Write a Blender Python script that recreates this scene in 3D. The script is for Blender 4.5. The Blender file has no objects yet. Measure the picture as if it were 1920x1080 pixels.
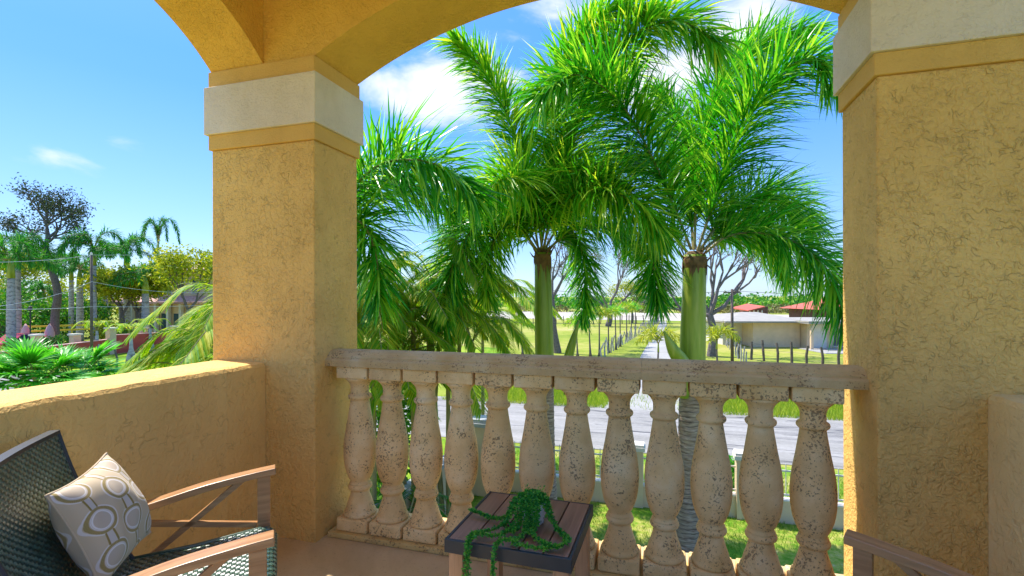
import bpy, bmesh, math, random
from mathutils import Vector, Matrix
R = math.radians
PI = math.pi
random.seed(7)
sc = bpy.context.scene
C = sc.collection

# ------------------------------------------------------------------ camera
FPX, YAW, ROLL, CY, H = 935.0, R(-16.93), R(-0.17), 555.8, 1.38
fw = Vector((math.sin(YAW), math.cos(YAW), 0))
r0 = Vector((math.cos(YAW), -math.sin(YAW), 0))
u0 = Vector((0, 0, 1))
rt = r0*math.cos(ROLL)+u0*math.sin(ROLL)
up = -r0*math.sin(ROLL)+u0*math.cos(ROLL)
cd = bpy.data.cameras.new('camera'); cam = bpy.data.objects.new('camera', cd); C.objects.link(cam)
cam.matrix_world = Matrix(((rt.x, up.x, -fw.x, 0), (rt.y, up.y, -fw.y, 0), (rt.z, up.z, -fw.z, H), (0, 0, 0, 1)))
cd.sensor_width = 36; cd.lens = 36*FPX/1920; cd.shift_y = (CY-540)/1920
cd.clip_start = 0.05; cd.clip_end = 6000
sc.camera = cam
EYE = Vector((0, 0, H))
def ray(x, y): return fw+rt*((x-960)/FPX)-up*((y-CY)/FPX)
def G(x, y, z=-3.0):
    d = ray(x, y); return EYE+d*((z-H)/d.z)
def AT(x, y, D): return EYE+ray(x, y)*D

# ------------------------------------------------------------------ light
SUN_EL = R(57); SUN_AZ = math.atan2(-0.970, 0.243)
sd = Vector((math.sin(SUN_AZ)*math.cos(SUN_EL), math.cos(SUN_AZ)*math.cos(SUN_EL), math.sin(SUN_EL)))
sl = bpy.data.lights.new('sun', 'SUN'); sl.energy = 2.1; sl.angle = R(0.5); sl.color = (1, 0.93, 0.82)
so = bpy.data.objects.new('sun', sl); C.objects.link(so); so.rotation_euler = (-sd).to_track_quat('-Z', 'Y').to_euler()
sc.view_settings.view_transform = 'Standard'; sc.view_settings.look = 'None'
sc.view_settings.exposure = 1.8; sc.view_settings.gamma = 1
w = bpy.data.worlds.new('World'); sc.world = w; w.use_nodes = True
nt = w.node_tree; N = nt.nodes; L = nt.links
for n in list(N): N.remove(n)
def nd(nt, t, **k):
    n = nt.nodes.new(t)
    for a, b in k.items():
        if a.startswith('i_'): n.inputs[a[2:].replace('_', ' ')].default_value = b
        else: setattr(n, a, b)
    return n
def mth(nt, op, a, b=None, c=None):
    n = nt.nodes.new('ShaderNodeMath'); n.operation = op
    for i, v in enumerate((a, b, c)):
        if v is None: continue
        if isinstance(v, (int, float)): n.inputs[i].default_value = v
        else: nt.links.new(v, n.inputs[i])
    return n.outputs[0]
sky = nd(nt, 'ShaderNodeTexSky', sky_type='NISHITA', sun_disc=False, sun_elevation=SUN_EL, sun_rotation=SUN_AZ, air_density=1.0, dust_density=0.5, ozone_density=2.0)
hs = nd(nt, 'ShaderNodeHueSaturation'); hs.inputs['Saturation'].default_value = 1.12; hs.inputs['Value'].default_value = 1.0
tc = nd(nt, 'ShaderNodeTexCoord')
sepz = nd(nt, 'ShaderNodeSeparateXYZ'); L.new(tc.outputs['Generated'], sepz.inputs[0])
zr = nt.nodes.new('ShaderNodeValToRGB'); L.new(sepz.outputs[2], zr.inputs[0])
for i_, (p_, c_) in enumerate(((0.0, (.38, .42, .54)), (.12, (.38, .42, .62)), (.34, (.38, .45, .72)), (1.0, (1.0, 1.0, 1.0)))):
    e_ = zr.color_ramp.elements[i_] if i_ < 2 else zr.color_ramp.elements.new(p_)
    e_.position = p_; e_.color = (*c_, 1)
tm = nd(nt, 'ShaderNodeMix', data_type='RGBA', blend_type='MULTIPLY'); tm.inputs[0].default_value = 1
L.new(sky.outputs[0], tm.inputs[6]); L.new(zr.outputs[0], tm.inputs[7]); L.new(tm.outputs[2], hs.inputs['Color'])
# even, clear tropical blue low in the sky, whichever way one looks
cr = nt.nodes.new('ShaderNodeValToRGB'); L.new(sepz.outputs[2], cr.inputs[0])
for i_, (p_, c_) in enumerate(((0.0, (.58, .80, 1.0)), (.10, (.36, .66, 1.0)), (.38, (.10, .39, .98)), (1.0, (.06, .25, .8)))):
    e_ = cr.color_ramp.elements[i_] if i_ < 2 else cr.color_ramp.elements.new(p_)
    e_.position = p_; e_.color = (*c_, 1)
cs = nd(nt, 'ShaderNodeVectorMath', operation='SCALE'); L.new(cr.outputs[0], cs.inputs[0]); cs.inputs['Scale'].default_value = 2.2
mf = nd(nt, 'ShaderNodeMapRange'); mf.inputs['From Min'].default_value = .5; mf.inputs['From Max'].default_value = .85; mf.inputs['To Min'].default_value = .62; mf.inputs['To Max'].default_value = 0; L.new(sepz.outputs[2], mf.inputs['Value'])
sm = nd(nt, 'ShaderNodeMix', data_type='RGBA'); L.new(mf.outputs[0], sm.inputs[0]); L.new(hs.outputs[0], sm.inputs[6]); L.new(cs.outputs[0], sm.inputs[7])
# clouds: soft noise kept to a few patches of the sky
mp = nd(nt, 'ShaderNodeMapping'); mp.inputs['Scale'].default_value = (2.2, 2.2, 5.0)
L.new(tc.outputs['Generated'], mp.inputs['Vector'])
nz = nd(nt, 'ShaderNodeTexNoise'); nz.inputs['Scale'].default_value = 2.3; nz.inputs['Detail'].default_value = 8; nz.inputs['Roughness'].default_value = 0.55; nz.inputs['Distortion'].default_value = 0.3
L.new(mp.outputs[0], nz.inputs['Vector'])
acc = None
for (px, py, rad, amp) in ((835, 185, .15, .85), (700, 180, .10, .45), (1040, 30, .11, .6), (1260, 150, .11, .75), (1420, 30, .12, .8), (1150, 190, .1, .45), (85, 292, .06, .62), (225, 262, .055, .48), (30, 320, .06, .4)):
    d = ray(px, py).normalized()
    dp = nd(nt, 'ShaderNodeVectorMath', operation='SUBTRACT'); L.new(tc.outputs['Generated'], dp.inputs[0]); dp.inputs[1].default_value = d
    sc_ = nd(nt, 'ShaderNodeVectorMath', operation='MULTIPLY'); L.new(dp.outputs[0], sc_.inputs[0]); sc_.inputs[1].default_value = (1, 1, 1.9)
    ln = nd(nt, 'ShaderNodeVectorMath', operation='LENGTH'); L.new(sc_.outputs[0], ln.inputs[0])
    g = mth(nt, 'SUBTRACT', 1.0, mth(nt, 'DIVIDE', ln.outputs['Value'], rad*1.6))
    g = mth(nt, 'MULTIPLY', mth(nt, 'MAXIMUM', g, 0.0), amp)
    acc = g if acc is None else mth(nt, 'MAXIMUM', acc, g)
cl = mth(nt, 'ADD', mth(nt, 'MULTIPLY', acc, 1.5), mth(nt, 'MULTIPLY', mth(nt, 'SUBTRACT', nz.outputs['Fac'], 0.5), 3.0))
cl = mth(nt, 'MULTIPLY', mth(nt, 'SUBTRACT', cl, 0.38), mth(nt, 'MINIMUM', mth(nt, 'MULTIPLY', acc, 4.0), 1.0))
cm = nd(nt, 'ShaderNodeMapRange'); cm.interpolation_type = 'SMOOTHSTEP'; cm.inputs['From Max'].default_value = 0.85; cm.inputs['To Max'].default_value = 0.9
L.new(cl, cm.inputs['Value'])
mx = nd(nt, 'ShaderNodeMix', data_type='RGBA'); L.new(cm.outputs[0], mx.inputs[0]); L.new(sm.outputs[2], mx.inputs[6]); mx.inputs[7].default_value = (2.25, 2.3, 2.45, 1)
bg = nd(nt, 'ShaderNodeBackground'); bg.inputs['Strength'].default_value = 0.15
L.new(mx.outputs[2], bg.inputs['Color'])
wo = nd(nt, 'ShaderNodeOutputWorld'); L.new(bg.outputs[0], wo.inputs['Surface'])
sc.cycles.max_bounces = 10; sc.cycles.diffuse_bounces = 6; sc.cycles.transparent_max_bounces = 8

# ------------------------------------------------------------------ materials
def newmat(name):
    m = bpy.data.materials.new(name); m.use_nodes = True
    return m, m.node_tree, m.node_tree.nodes['Principled BSDF']
def ramp(nt, fac, stops):
    r = nt.nodes.new('ShaderNodeValToRGB'); e = r.color_ramp.elements
    while len(e) < len(stops): e.new(0.5)
    for i, (p, c) in enumerate(stops):
        e[i].position = p; e[i].color = (c[0], c[1], c[2], 1) if not isinstance(c, (int, float)) else (c, c, c, 1)
    nt.links.new(fac, r.inputs[0]); return r.outputs[0]
def noise(nt, scale, detail=5, rough=.55, dist=0, coord='Object', vec=None, sca=None):
    if vec is None:
        t = nt.nodes.new('ShaderNodeTexCoord'); vec = t.outputs[coord]
    if sca:
        m = nt.nodes.new('ShaderNodeMapping'); m.inputs['Scale'].default_value = sca; nt.links.new(vec, m.inputs['Vector']); vec = m.outputs[0]
    n = nt.nodes.new('ShaderNodeTexNoise'); n.inputs['Scale'].default_value = scale; n.inputs['Detail'].default_value = detail
    n.inputs['Roughness'].default_value = rough; n.inputs['Distortion'].default_value = dist
    nt.links.new(vec, n.inputs['Vector']); return n.outputs['Fac']
def mixc(nt, f, a, b, mode='MIX'):
    m = nt.nodes.new('ShaderNodeMix'); m.data_type = 'RGBA'; m.blend_type = mode
    if isinstance(f, (int, float)): m.inputs[0].default_value = f
    else: nt.links.new(f, m.inputs[0])
    for i, v in ((6, a), (7, b)):
        if isinstance(v, tuple): m.inputs[i].default_value = (v[0], v[1], v[2], 1)
        else: nt.links.new(v, m.inputs[i])
    return m.outputs[2]
def bump(nt, bsdf, h, strength=.5, dist=.01):
    b = nt.nodes.new('ShaderNodeBump'); b.inputs['Strength'].default_value = strength; b.inputs['Distance'].default_value = dist
    nt.links.new(h, b.inputs['Height']); nt.links.new(b.outputs[0], bsdf.inputs['Normal'])
def simple(name, col, rough=.7, var=.15, scale=4, metal=0, bumps=None, spec=.5, coord='Object'):
    m, nt, b = newmat(name)
    n = noise(nt, scale, coord=coord)
    lo = tuple(c*(1-var) for c in col); hi = tuple(min(1, c*(1+var)) for c in col)
    nt.links.new(ramp(nt, n, [(.3, lo), (.7, hi)]), b.inputs['Base Color'])
    b.inputs['Roughness'].default_value = rough; b.inputs['Metallic'].default_value = metal
    b.inputs['Specular IOR Level'].default_value = spec
    if bumps:
        bump(nt, b, noise(nt, bumps[0], 4, coord=coord), bumps[1], bumps[2])
    return m
def stucco(name, col, coarse=1.0, lines=.5, fine=1.0):
    """trowelled stucco: fine grain, worm-like ridges, short broken cracks"""
    m, nt, b = newmat(name)
    t = nt.nodes.new('ShaderNodeTexCoord').outputs['Object']
    n1 = noise(nt, 44*coarse, 3, .55, .9, vec=t)
    n2 = noise(nt, 130, 3, .6, vec=t)
    big = noise(nt, 1.3, 4, .6, vec=t)
    rd = mth(nt, 'ABSOLUTE', mth(nt, 'SUBTRACT', noise(nt, 24*coarse, 2, .45, .6, vec=t), .5))
    gate = noise(nt, 20*coarse, 1, vec=t); gate2 = noise(nt, 4, 2, vec=t)
    ls = nt.nodes.new('ShaderNodeMapRange'); ls.inputs['From Min'].default_value = .030; ls.inputs['From Max'].default_value = 0; nt.links.new(rd, ls.inputs['Value'])
    gs = nt.nodes.new('ShaderNodeMapRange'); gs.inputs['From Min'].default_value = .52; gs.inputs['From Max'].default_value = .62
    nt.links.new(mth(nt, 'ADD', gate, mth(nt, 'MULTIPLY', mth(nt, 'SUBTRACT', gate2, .5), .35)), gs.inputs['Value'])
    line = mth(nt, 'MULTIPLY', ls.outputs[0], gs.outputs[0])
    rg = nt.nodes.new('ShaderNodeMapRange'); rg.inputs['From Min'].default_value = .38; rg.inputs['From Max'].default_value = .64; nt.links.new(n1, rg.inputs['Value'])
    amp = ramp(nt, noise(nt, 5.5, 3, .6, .8, vec=t), [(.34, .5), (.62, 1.15)])
    h = mth(nt, 'ADD', mth(nt, 'ADD', mth(nt, 'MULTIPLY', rg.outputs[0], amp), mth(nt, 'MULTIPLY', n2, .5)), mth(nt, 'MULTIPLY', line, -.6))
    c = ramp(nt, big, [(.3, tuple(x*y for x, y in zip(col, (.90, .86, .80)))), (.7, tuple(min(1, x*1.08) for x in col))])
    st_ = ramp(nt, noise(nt, 2.6, 6, .68, vec=t, sca=(1, 1, .55)), [(.50, 0.0), (.72, .38)])
    c = mixc(nt, st_, c, tuple(x*y for x, y in zip(col, (.72, .66, .50))))
    c = mixc(nt, mth(nt, 'MULTIPLY', line, lines), c, tuple(x*.5 for x in col))
    nt.links.new(c, b.inputs['Base Color']); b.inputs['Roughness'].default_value = .8; b.inputs['Specular IOR Level'].default_value = .3
    bump(nt, b, h, .95, .0065*fine)
    return m
M = {}
M['stucco'] = stucco('ochre_stucco', (.83, .515, .155), 1.0, .35)
M['stucco_arch'] = stucco('orange_ochre_stucco', (.80, .46, .09), 1.3, .15, .6)
M['stucco_trim'] = stucco('smooth_ochre_trim', (.75, .45, .12), 2.5, .1, .25)
M['stucco_band'] = stucco('cream_band_stucco', (.76, .64, .50), 1.6, .15, .35)
M['parapet'] = stucco('parapet_stucco', (.83, .54, .175), .7, .35, .5)
M['parapet_pale'] = stucco('pale_parapet_stucco', (.90, .68, .30), .8, .2, .5)

def stone_mat(name='pitted_cast_stone', tone=(1, 1, 1)):
    m, nt, b = newmat(name)
    t = nt.nodes.new('ShaderNodeTexCoord').outputs['Object']
    oi = nt.nodes.new('ShaderNodeObjectInfo')
    vo = nt.nodes.new('ShaderNodeVectorMath'); vo.operation = 'ADD'; nt.links.new(t, vo.inputs[0])
    cmb = nt.nodes.new('ShaderNodeCombineXYZ'); nt.links.new(mth(nt, 'MULTIPLY', oi.outputs['Random'], 37.0), cmb.inputs[0]); nt.links.new(mth(nt, 'MULTIPLY', oi.outputs['Random'], 11.0), cmb.inputs[1])
    nt.links.new(cmb.outputs[0], vo.inputs[1]); v = vo.outputs[0]
    big = noise(nt, 5, 4, .6, vec=v)
    base = ramp(nt, big, [(p_, tuple(x*y for x, y in zip(c_, tone))) for p_, c_ in ((.3, (.72, .46, .17)), (.55, (.85, .60, .27)), (.75, (.90, .71, .39)))])
    pn = noise(nt, 95, 3, .6, .3, vec=v)
    pg = noise(nt, 9, 3, .5, vec=v)
    f = mth(nt, 'ADD', pn, mth(nt, 'MULTIPLY', mth(nt, 'SUBTRACT', pg, .47), .5))
    pit = ramp(nt, f, [(.615, 0.0), (.66, 1.0)])
    fine = ramp(nt, noise(nt, 150, 2, vec=v), [(.64, 0.0), (.7, .6)])
    c = mixc(nt, fine, base, (.40, .25, .12))
    c = mixc(nt, mth(nt, 'MULTIPLY', pit, .72), c, (.17, .105, .055))
    st_ = ramp(nt, noise(nt, 3.2, 5, .65, vec=v, sca=(1, 1, .4)), [(.52, 0.0), (.74, .5)])
    c = mixc(nt, st_, c, (.36, .21, .09))
    nt.links.new(c, b.inputs['Base Color']); b.inputs['Roughness'].default_value = .85; b.inputs['Specular IOR Level'].default_value = .2
    h = mth(nt, 'SUBTRACT', mth(nt, 'MULTIPLY', noise(nt, 35, 4, vec=v), .5), pit)
    bump(nt, b, h, .6, .004)
    return m
M['stone'] = stone_mat()
M['sill_stone'] = stone_mat('mossy_sill_stone', (.80, .80, .66))
M['rail_stone'] = stone_mat('grey_rail_stone', (.70, .72, .76))  # same pitted stone in a darker, greyer tone

def wood(name, a, b_, axis=0, scale=1.0, rough=.5):
    m, nt, b = newmat(name)
    s = [45, 45, 45]; s[axis] = 2.2
    n = noise(nt, scale, 5, .6, .6, sca=tuple(s))
    c = ramp(nt, n, [(.25, a), (.5, tuple((x+y)/2 for x, y in zip(a, b_))), (.75, b_)])
    nt.links.new(c, b.inputs['Base Color']); b.inputs['Roughness'].default_value = rough
    bump(nt, b, n, .3, .002)
    return m
M['arm_wood'] = wood('brown_arm_wood', (.28, .13, .05), (.58, .32, .145), 0, 1.0, .34)
M['leg_wood'] = wood('tan_leg_wood', (.42, .20, .08), (.68, .38, .19), 2, 1.0, .5)
M['top_wood'] = wood('dark_brown_slat_wood', (.17, .085, .045), (.36, .20, .125), 1, 1.0, .4)
M['dark_metal'] = simple('charcoal_metal', (.028, .034, .038), .45, .2, 8)
def wicker_mat():
    m, nt, b = newmat('dark_green_grey_wicker')
    n = noise(nt, 40, 3)
    nt.links.new(ramp(nt, n, [(.3, (.02, .07, .048)), (.7, (.08, .16, .125))]), b.inputs['Base Color'])
    b.inputs['Roughness'].default_value = .3; b.inputs['Specular IOR Level'].default_value = 1.0; b.inputs['Coat Weight'].default_value = .5; b.inputs['Coat Roughness'].default_value = .25
    return m
M['wicker'] = wicker_mat()
def floor_mat():
    m, nt, b = newmat('sandy_balcony_floor')
    t = nt.nodes.new('ShaderNodeTexCoord').outputs['Object']
    c = ramp(nt, noise(nt, 2.4, 6, .65, .5, vec=t), [(.3, (.50, .36, .19)), (.5, (.61, .455, .25)), (.72, (.66, .51, .30))])
    c = mixc(nt, ramp(nt, noise(nt, 70, 3, .6, vec=t), [(.60, 0.0), (.70, .5)]), c, (.33, .22, .12))
    c = mixc(nt, ramp(nt, noise(nt, 6, 5, .7, 1.0, vec=t), [(.58, 0.0), (.72, .4)]), c, (.36, .24, .13))
    nt.links.new(c, b.inputs['Base Color']); b.inputs['Roughness'].default_value = .55
    bump(nt, b, noise(nt, 55, 4, vec=t), .3, .003); return m
M['floor'] = floor_mat()

def pillow_mat():
    m, nt, b = newmat('printed_pillow_cloth')
    uv = nt.nodes.new('ShaderNodeUVMap').outputs[0]
    sp = nt.nodes.new('ShaderNodeSeparateXYZ'); nt.links.new(uv, sp.inputs[0])
    col = None
    u = mth(nt, 'MULTIPLY', sp.outputs[0], 3.3); v = mth(nt, 'MULTIPLY', sp.outputs[1], 2.7)
    iu = mth(nt, 'FLOOR', u)
    v2 = mth(nt, 'ADD', v, mth(nt, 'MULTIPLY', mth(nt, 'MODULO', iu, 2.0), .5))
    fu = mth(nt, 'SUBTRACT', mth(nt, 'FRACT', u), .5); fv = mth(nt, 'SUBTRACT', mth(nt, 'FRACT', v2), .5)
    fvs = mth(nt, 'MULTIPLY', fv, 1.25)
    d = mth(nt, 'SQRT', mth(nt, 'ADD', mth(nt, 'MULTIPLY', fu, fu), mth(nt, 'MULTIPLY', fvs, fvs)))
    afv = mth(nt, 'ABSOLUTE', fv); afu = mth(nt, 'ABSOLUTE', fu)
    link = mth(nt, 'MULTIPLY', mth(nt, 'GREATER_THAN', afv, .34), mth(nt, 'LESS_THAN', afu, .14))
    linkin = mth(nt, 'MULTIPLY', link, mth(nt, 'LESS_THAN', afu, .085))
    base = (.60, .49, .33)
    def band(lo, hi): return mth(nt, 'MULTIPLY', mth(nt, 'GREATER_THAN', d, lo), mth(nt, 'LESS_THAN', d, hi))
    c = mixc(nt, band(.44, .475), base, (.72, .67, .62))
    c = mixc(nt, link, c, (.30, .22, .06))
    c = mixc(nt, linkin, c, (.60, .54, .48))
    tick = mth(nt, 'GREATER_THAN', mth(nt, 'SINE', mth(nt, 'MULTIPLY', mth(nt, 'ARCTAN2', fu, fvs), 70.0)), -.2)
    ol = mixc(nt, tick, (.46, .38, .18), (.28, .20, .05))
    c = mixc(nt, band(.35, .43), c, ol)
    c = mixc(nt, mth(nt, 'LESS_THAN', d, .35), c, (.56, .47, .36))
    c = mixc(nt, band(.265, .305), c, (.78, .74, .70))
    c = mixc(nt, band(.315, .33), c, (.78, .74, .70))
    nt.links.new(c, b.inputs['Base Color']); b.inputs['Roughness'].default_value = .8; b.inputs['Specular IOR Level'].default_value = .2
    b.inputs['Sheen Weight'].default_value = .2
    bump(nt, b, noise(nt, 350, 2), .25, .001)
    return m
M['pillow'] = pillow_mat()

def leafmat(name, a, b_, c_=None, trans=.35, rough=.45, scale=2.0, rnd=True):
    """foliage: colour varies from leaf to leaf (per-island) and in patches; some light passes through"""
    m, nt, b = newmat(name)
    g = nt.nodes.new('ShaderNodeNewGeometry')
    n = noise(nt, scale, 3)
    f = mth(nt, 'ADD', mth(nt, 'MULTIPLY', g.outputs['Random Per Island'], .6), mth(nt, 'MULTIPLY', n, .4))
    st = [(.15, a), (.55, b_)] + ([(.80, c_)] if c_ else [])
    col = ramp(nt, f, st)
    nt.links.new(col, b.inputs['Base Color']); b.inputs['Roughness'].default_value = rough; b.inputs['Specular IOR Level'].default_value = .45
    tr = nt.nodes.new('ShaderNodeBsdfTranslucent'); nt.links.new(mixc(nt, 1.0, col, (1.0, 1.0, .5), 'MULTIPLY'), tr.inputs['Color'])
    ms = nt.nodes.new('ShaderNodeMixShader'); ms.inputs[0].default_value = trans
    nt.links.new(b.outputs[0], ms.inputs[1]); nt.links.new(tr.outputs[0], ms.inputs[2])
    out = nt.nodes['Material Output']; nt.links.new(ms.outputs[0], out.inputs['Surface'])
    return m
M['fox'] = leafmat('foxtail_leaflets', (.012, .18, .008), (.07, .46, .015), (.48, .78, .06), .56, .28)
M['fox_lush'] = leafmat('foxtail_leaflets_bright', (.03, .27, .010), (.18, .58, .02), (.82, .88, .07), .58, .28)
M['areca'] = leafmat('areca_leaflets', (.08, .34, .008), (.34, .54, .015), (.70, .64, .05), .5, .6)
M['royal'] = leafmat('royal_palm_leaflets', (.008, .12, .012), (.03, .28, .018), (.14, .46, .03), .45, .6)
M['fan'] = leafmat('fan_palm_leaves', (.04, .34, .02), (.14, .60, .04), (.50, .75, .18), .5, .35)
M['ylw'] = leafmat('yellow_green_leaves', (.16, .26, .012), (.42, .48, .02), (.64, .60, .03), .45)
M['bush'] = leafmat('shrub_leaves', (.015, .14, .012), (.07, .30, .02), (.26, .44, .03), .4)
M['dusk'] = leafmat('sparse_dark_leaves', (.025, .045, .022), (.05, .085, .03), (.11, .15, .04), .25, .6)
M['olive'] = leafmat('olive_leaves', (.10, .11, .03), (.22, .21, .06), (.34, .30, .10), .25, .6)
M['trail'] = leafmat('trailing_plant_leaves', (.02, .20, .03), (.06, .40, .05), (.28, .62, .07), .4, .35)
M['grassblade'] = leafmat('grass_blades', (.08, .22, .015), (.20, .36, .03), (.48, .48, .10), .4, .6)
M['verge'] = leafmat('verge_grass_blades', (.14, .30, .02), (.34, .48, .02), (.62, .64, .08), .4, .6)
M['rachis'] = simple('palm_rachis', (.30, .26, .10), .6, .25, 6)
M['bark'] = simple('grey_brown_bark', (.16, .13, .115), .9, .35, 9, bumps=(20, .6, .02))
M['darkbark'] = simple('dark_bark', (.10, .07, .05), .9, .35, 9, bumps=(20, .6, .02))
def ringed(name, a, b_, freq, rough=.85):
    m, nt, b = newmat(name)
    t = nt.nodes.new('ShaderNodeTexCoord').outputs['Object']
    sp = nt.nodes.new('ShaderNodeSeparateXYZ'); nt.links.new(t, sp.inputs[0])
    z = mth(nt, 'ADD', mth(nt, 'MULTIPLY', sp.outputs[2], freq), mth(nt, 'MULTIPLY', noise(nt, 2.2, 3, vec=t), 2.6))
    fr = mth(nt, 'FRACT', z)
    n = noise(nt, 7, 5, .6, vec=t, sca=(1, 1, 5))
    c = ramp(nt, n, [(.3, a), (.7, b_)])
    ring = ramp(nt, fr, [(0, .25), (.14, .55), (.3, 1.0), (.85, 1.0), (1, .25)])
    pat = ramp(nt, noise(nt, 3.0, 3, vec=t), [(.4, .30), (.6, .95)])
    c2 = mixc(nt, pat, c, ring, 'MULTIPLY')
    nt.links.new(c2, b.inputs['Base Color']); b.inputs['Roughness'].default_value = rough
    bump(nt, b, mth(nt, 'ADD', fr, n), .6, .02)
    return m
M['foxtrunk'] = ringed('ringed_foxtail_trunk', (.24, .14, .09), (.60, .44, .34), 14)
M['royaltrunk'] = ringed('pale_royal_trunk', (.30, .28, .28), (.52, .50, .50), 3)
def shaft_mat():
    m, nt, b = newmat('crownshaft_green')
    n = noise(nt, 1.0, 4, .55, .3, sca=(9, 9, .8))
    c = ramp(nt, n, [(.3, (.16, .24, .012)), (.55, (.32, .40, .04)), (.8, (.52, .52, .12))])
    nt.links.new(c, b.inputs['Base Color']); b.inputs['Roughness'].default_value = .38
    return m
M['shaft'] = shaft_mat()
M['sheath'] = simple('brown_leaf_sheath', (.20, .10, .035), .8, .4, 12, bumps=(30, .5, .01))
M['cream'] = simple('cream_render', (.68, .50, .32), .8, .08, 2)
M['white'] = simple('white_paint', (.70, .65, .56), .6, .06, 5)
M['greyroof'] = simple('pale_grey_roof', (.36, .33, .27), .7, .12, 1.5)
M['redroof'] = simple('red_roof', (.55, .11, .06), .6, .2, 3)
M['brownwall'] = simple('brown_boarding', (.16, .07, .05), .8, .3, 4)
def tiles():
    m, nt, b = newmat('pink_clay_roof_tiles')
    t = nt.nodes.new('ShaderNodeTexCoord').outputs['Object']
    n = noise(nt, 5, 4, vec=t)
    wv = nt.nodes.new('ShaderNodeTexWave'); wv.inputs['Scale'].default_value = 1.6; wv.bands_direction = 'Y'; nt.links.new(t, wv.inputs['Vector'])
    c = ramp(nt, n, [(.3, (.48, .20, .15)), (.7, (.78, .50, .42))])
    c = mixc(nt, .5, c, ramp(nt, wv.outputs['Fac'], [(.1, .5), (.5, 1.0)]), 'MULTIPLY')
    nt.links.new(c, b.inputs['Base Color']); b.inputs['Roughness'].default_value = .8
    return m
M['tiles'] = tiles()
M['redwall'] = simple('red_painted_wall', (.50, .07, .05), .8, .15, 1.5)
M['glass'] = simple('dark_window_glass', (.04, .08, .11), .08, .2, 2)
M['redpaint'] = simple('red_car_paint', (.55, .03, .05), .25, .1, 2)
M['black'] = simple('black_rubber', (.02, .02, .02), .6, .1, 5)
M['pink'] = simple('pink_cloth', (.75, .42, .40), .8, .1, 5)
M['yellow'] = simple('yellow_paint', (.78, .62, .04), .5, .1, 5)
M['post'] = simple('weathered_post', (.12, .09, .07), .9, .3, 6)
M['paleposts'] = simple('pale_weathered_post', (.40, .37, .34), .9, .3, 6)
M['wire'] = simple('dark_wire', (.05, .05, .05), .6, .1, 5)
M['palewire'] = simple('pale_cable', (.55, .56, .58), .5, .1, 5)
M['wallcap'] = simple('grey_coping', (.42, .44, .46), .8, .15, 4)
M['potwhite'] = simple('white_ceramic', (.80, .79, .76), .35, .04, 5)
def ground_mat(name, stops, scale, scale2, s2amt=.4, bmp=(30, .5, .03)):
    m, nt, b = newmat(name)
    t = nt.nodes.new('ShaderNodeTexCoord').outputs['Object']
    n = mth(nt, 'ADD', mth(nt, 'MULTIPLY', noise(nt, scale, 6, .6, vec=t), 1-s2amt), mth(nt, 'MULTIPLY', noise(nt, scale2, 5, .7, vec=t), s2amt))
    nt.links.new(ramp(nt, n, stops), b.inputs['Base Color']); b.inputs['Roughness'].default_value = .95; b.inputs['Specular IOR Level'].default_value = .1
    bump(nt, b, noise(nt, bmp[0], 4, vec=t), bmp[1], bmp[2])
    return m
M['field'] = ground_mat('dry_field_grass', [(.33, (.12, .20, .02)), (.47, (.26, .31, .04)), (.56, (.38, .36, .09)), (.66, (.46, .38, .22))], .06, .9)
M['lawn'] = ground_mat('patchy_lawn', [(.34, (.035, .16, .012)), (.47, (.14, .28, .02)), (.56, (.34, .36, .07)), (.68, (.52, .44, .22))], .9, 7)
M['leftlawn'] = ground_mat('green_lawn', [(.36, (.06, .20, .012)), (.50, (.22, .34, .02)), (.64, (.46, .46, .07))], .25, 3)
M['sand'] = ground_mat('pale_sand', [(.3, (.36, .32, .24)), (.6, (.56, .50, .43))], .05, 1.0)
def asphalt():
    m, nt, b = newmat('worn_asphalt')
    t = nt.nodes.new('ShaderNodeTexCoord').outputs['Object']
    n = mth(nt, 'ADD', mth(nt, 'MULTIPLY', noise(nt, .7, 6, .65, vec=t, sca=(.35, 1.6, 1)), .7), mth(nt, 'MULTIPLY', noise(nt, 9, 4, vec=t), .3))
    c = ramp(nt, n, [(.35, (.22, .21, .185)), (.52, (.30, .285, .255)), (.68, (.39, .37, .335))])
    rd = mth(nt, 'ABSOLUTE', mth(nt, 'SUBTRACT', noise(nt, .8, 4, .6, 1.0, vec=t, sca=(.12, 1.5, 1)), .5))
    ck = ramp(nt, rd, [(0.0, 1.0), (.006, .8), (.013, 0.0)])
    c = mixc(nt, ck, c, (.06, .06, .065))
    nt.links.new(c, b.inputs['Base Color']); b.inputs['Roughness'].default_value = .9
    bump(nt, b, noise(nt, 60, 3, vec=t), .4, .01)
    return m
M['asphalt'] = asphalt()
M['concrete'] = ground_mat('pale_driveway_concrete', [(.35, (.30, .29, .26)), (.65, (.42, .41, .38))], .4, 5)

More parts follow.
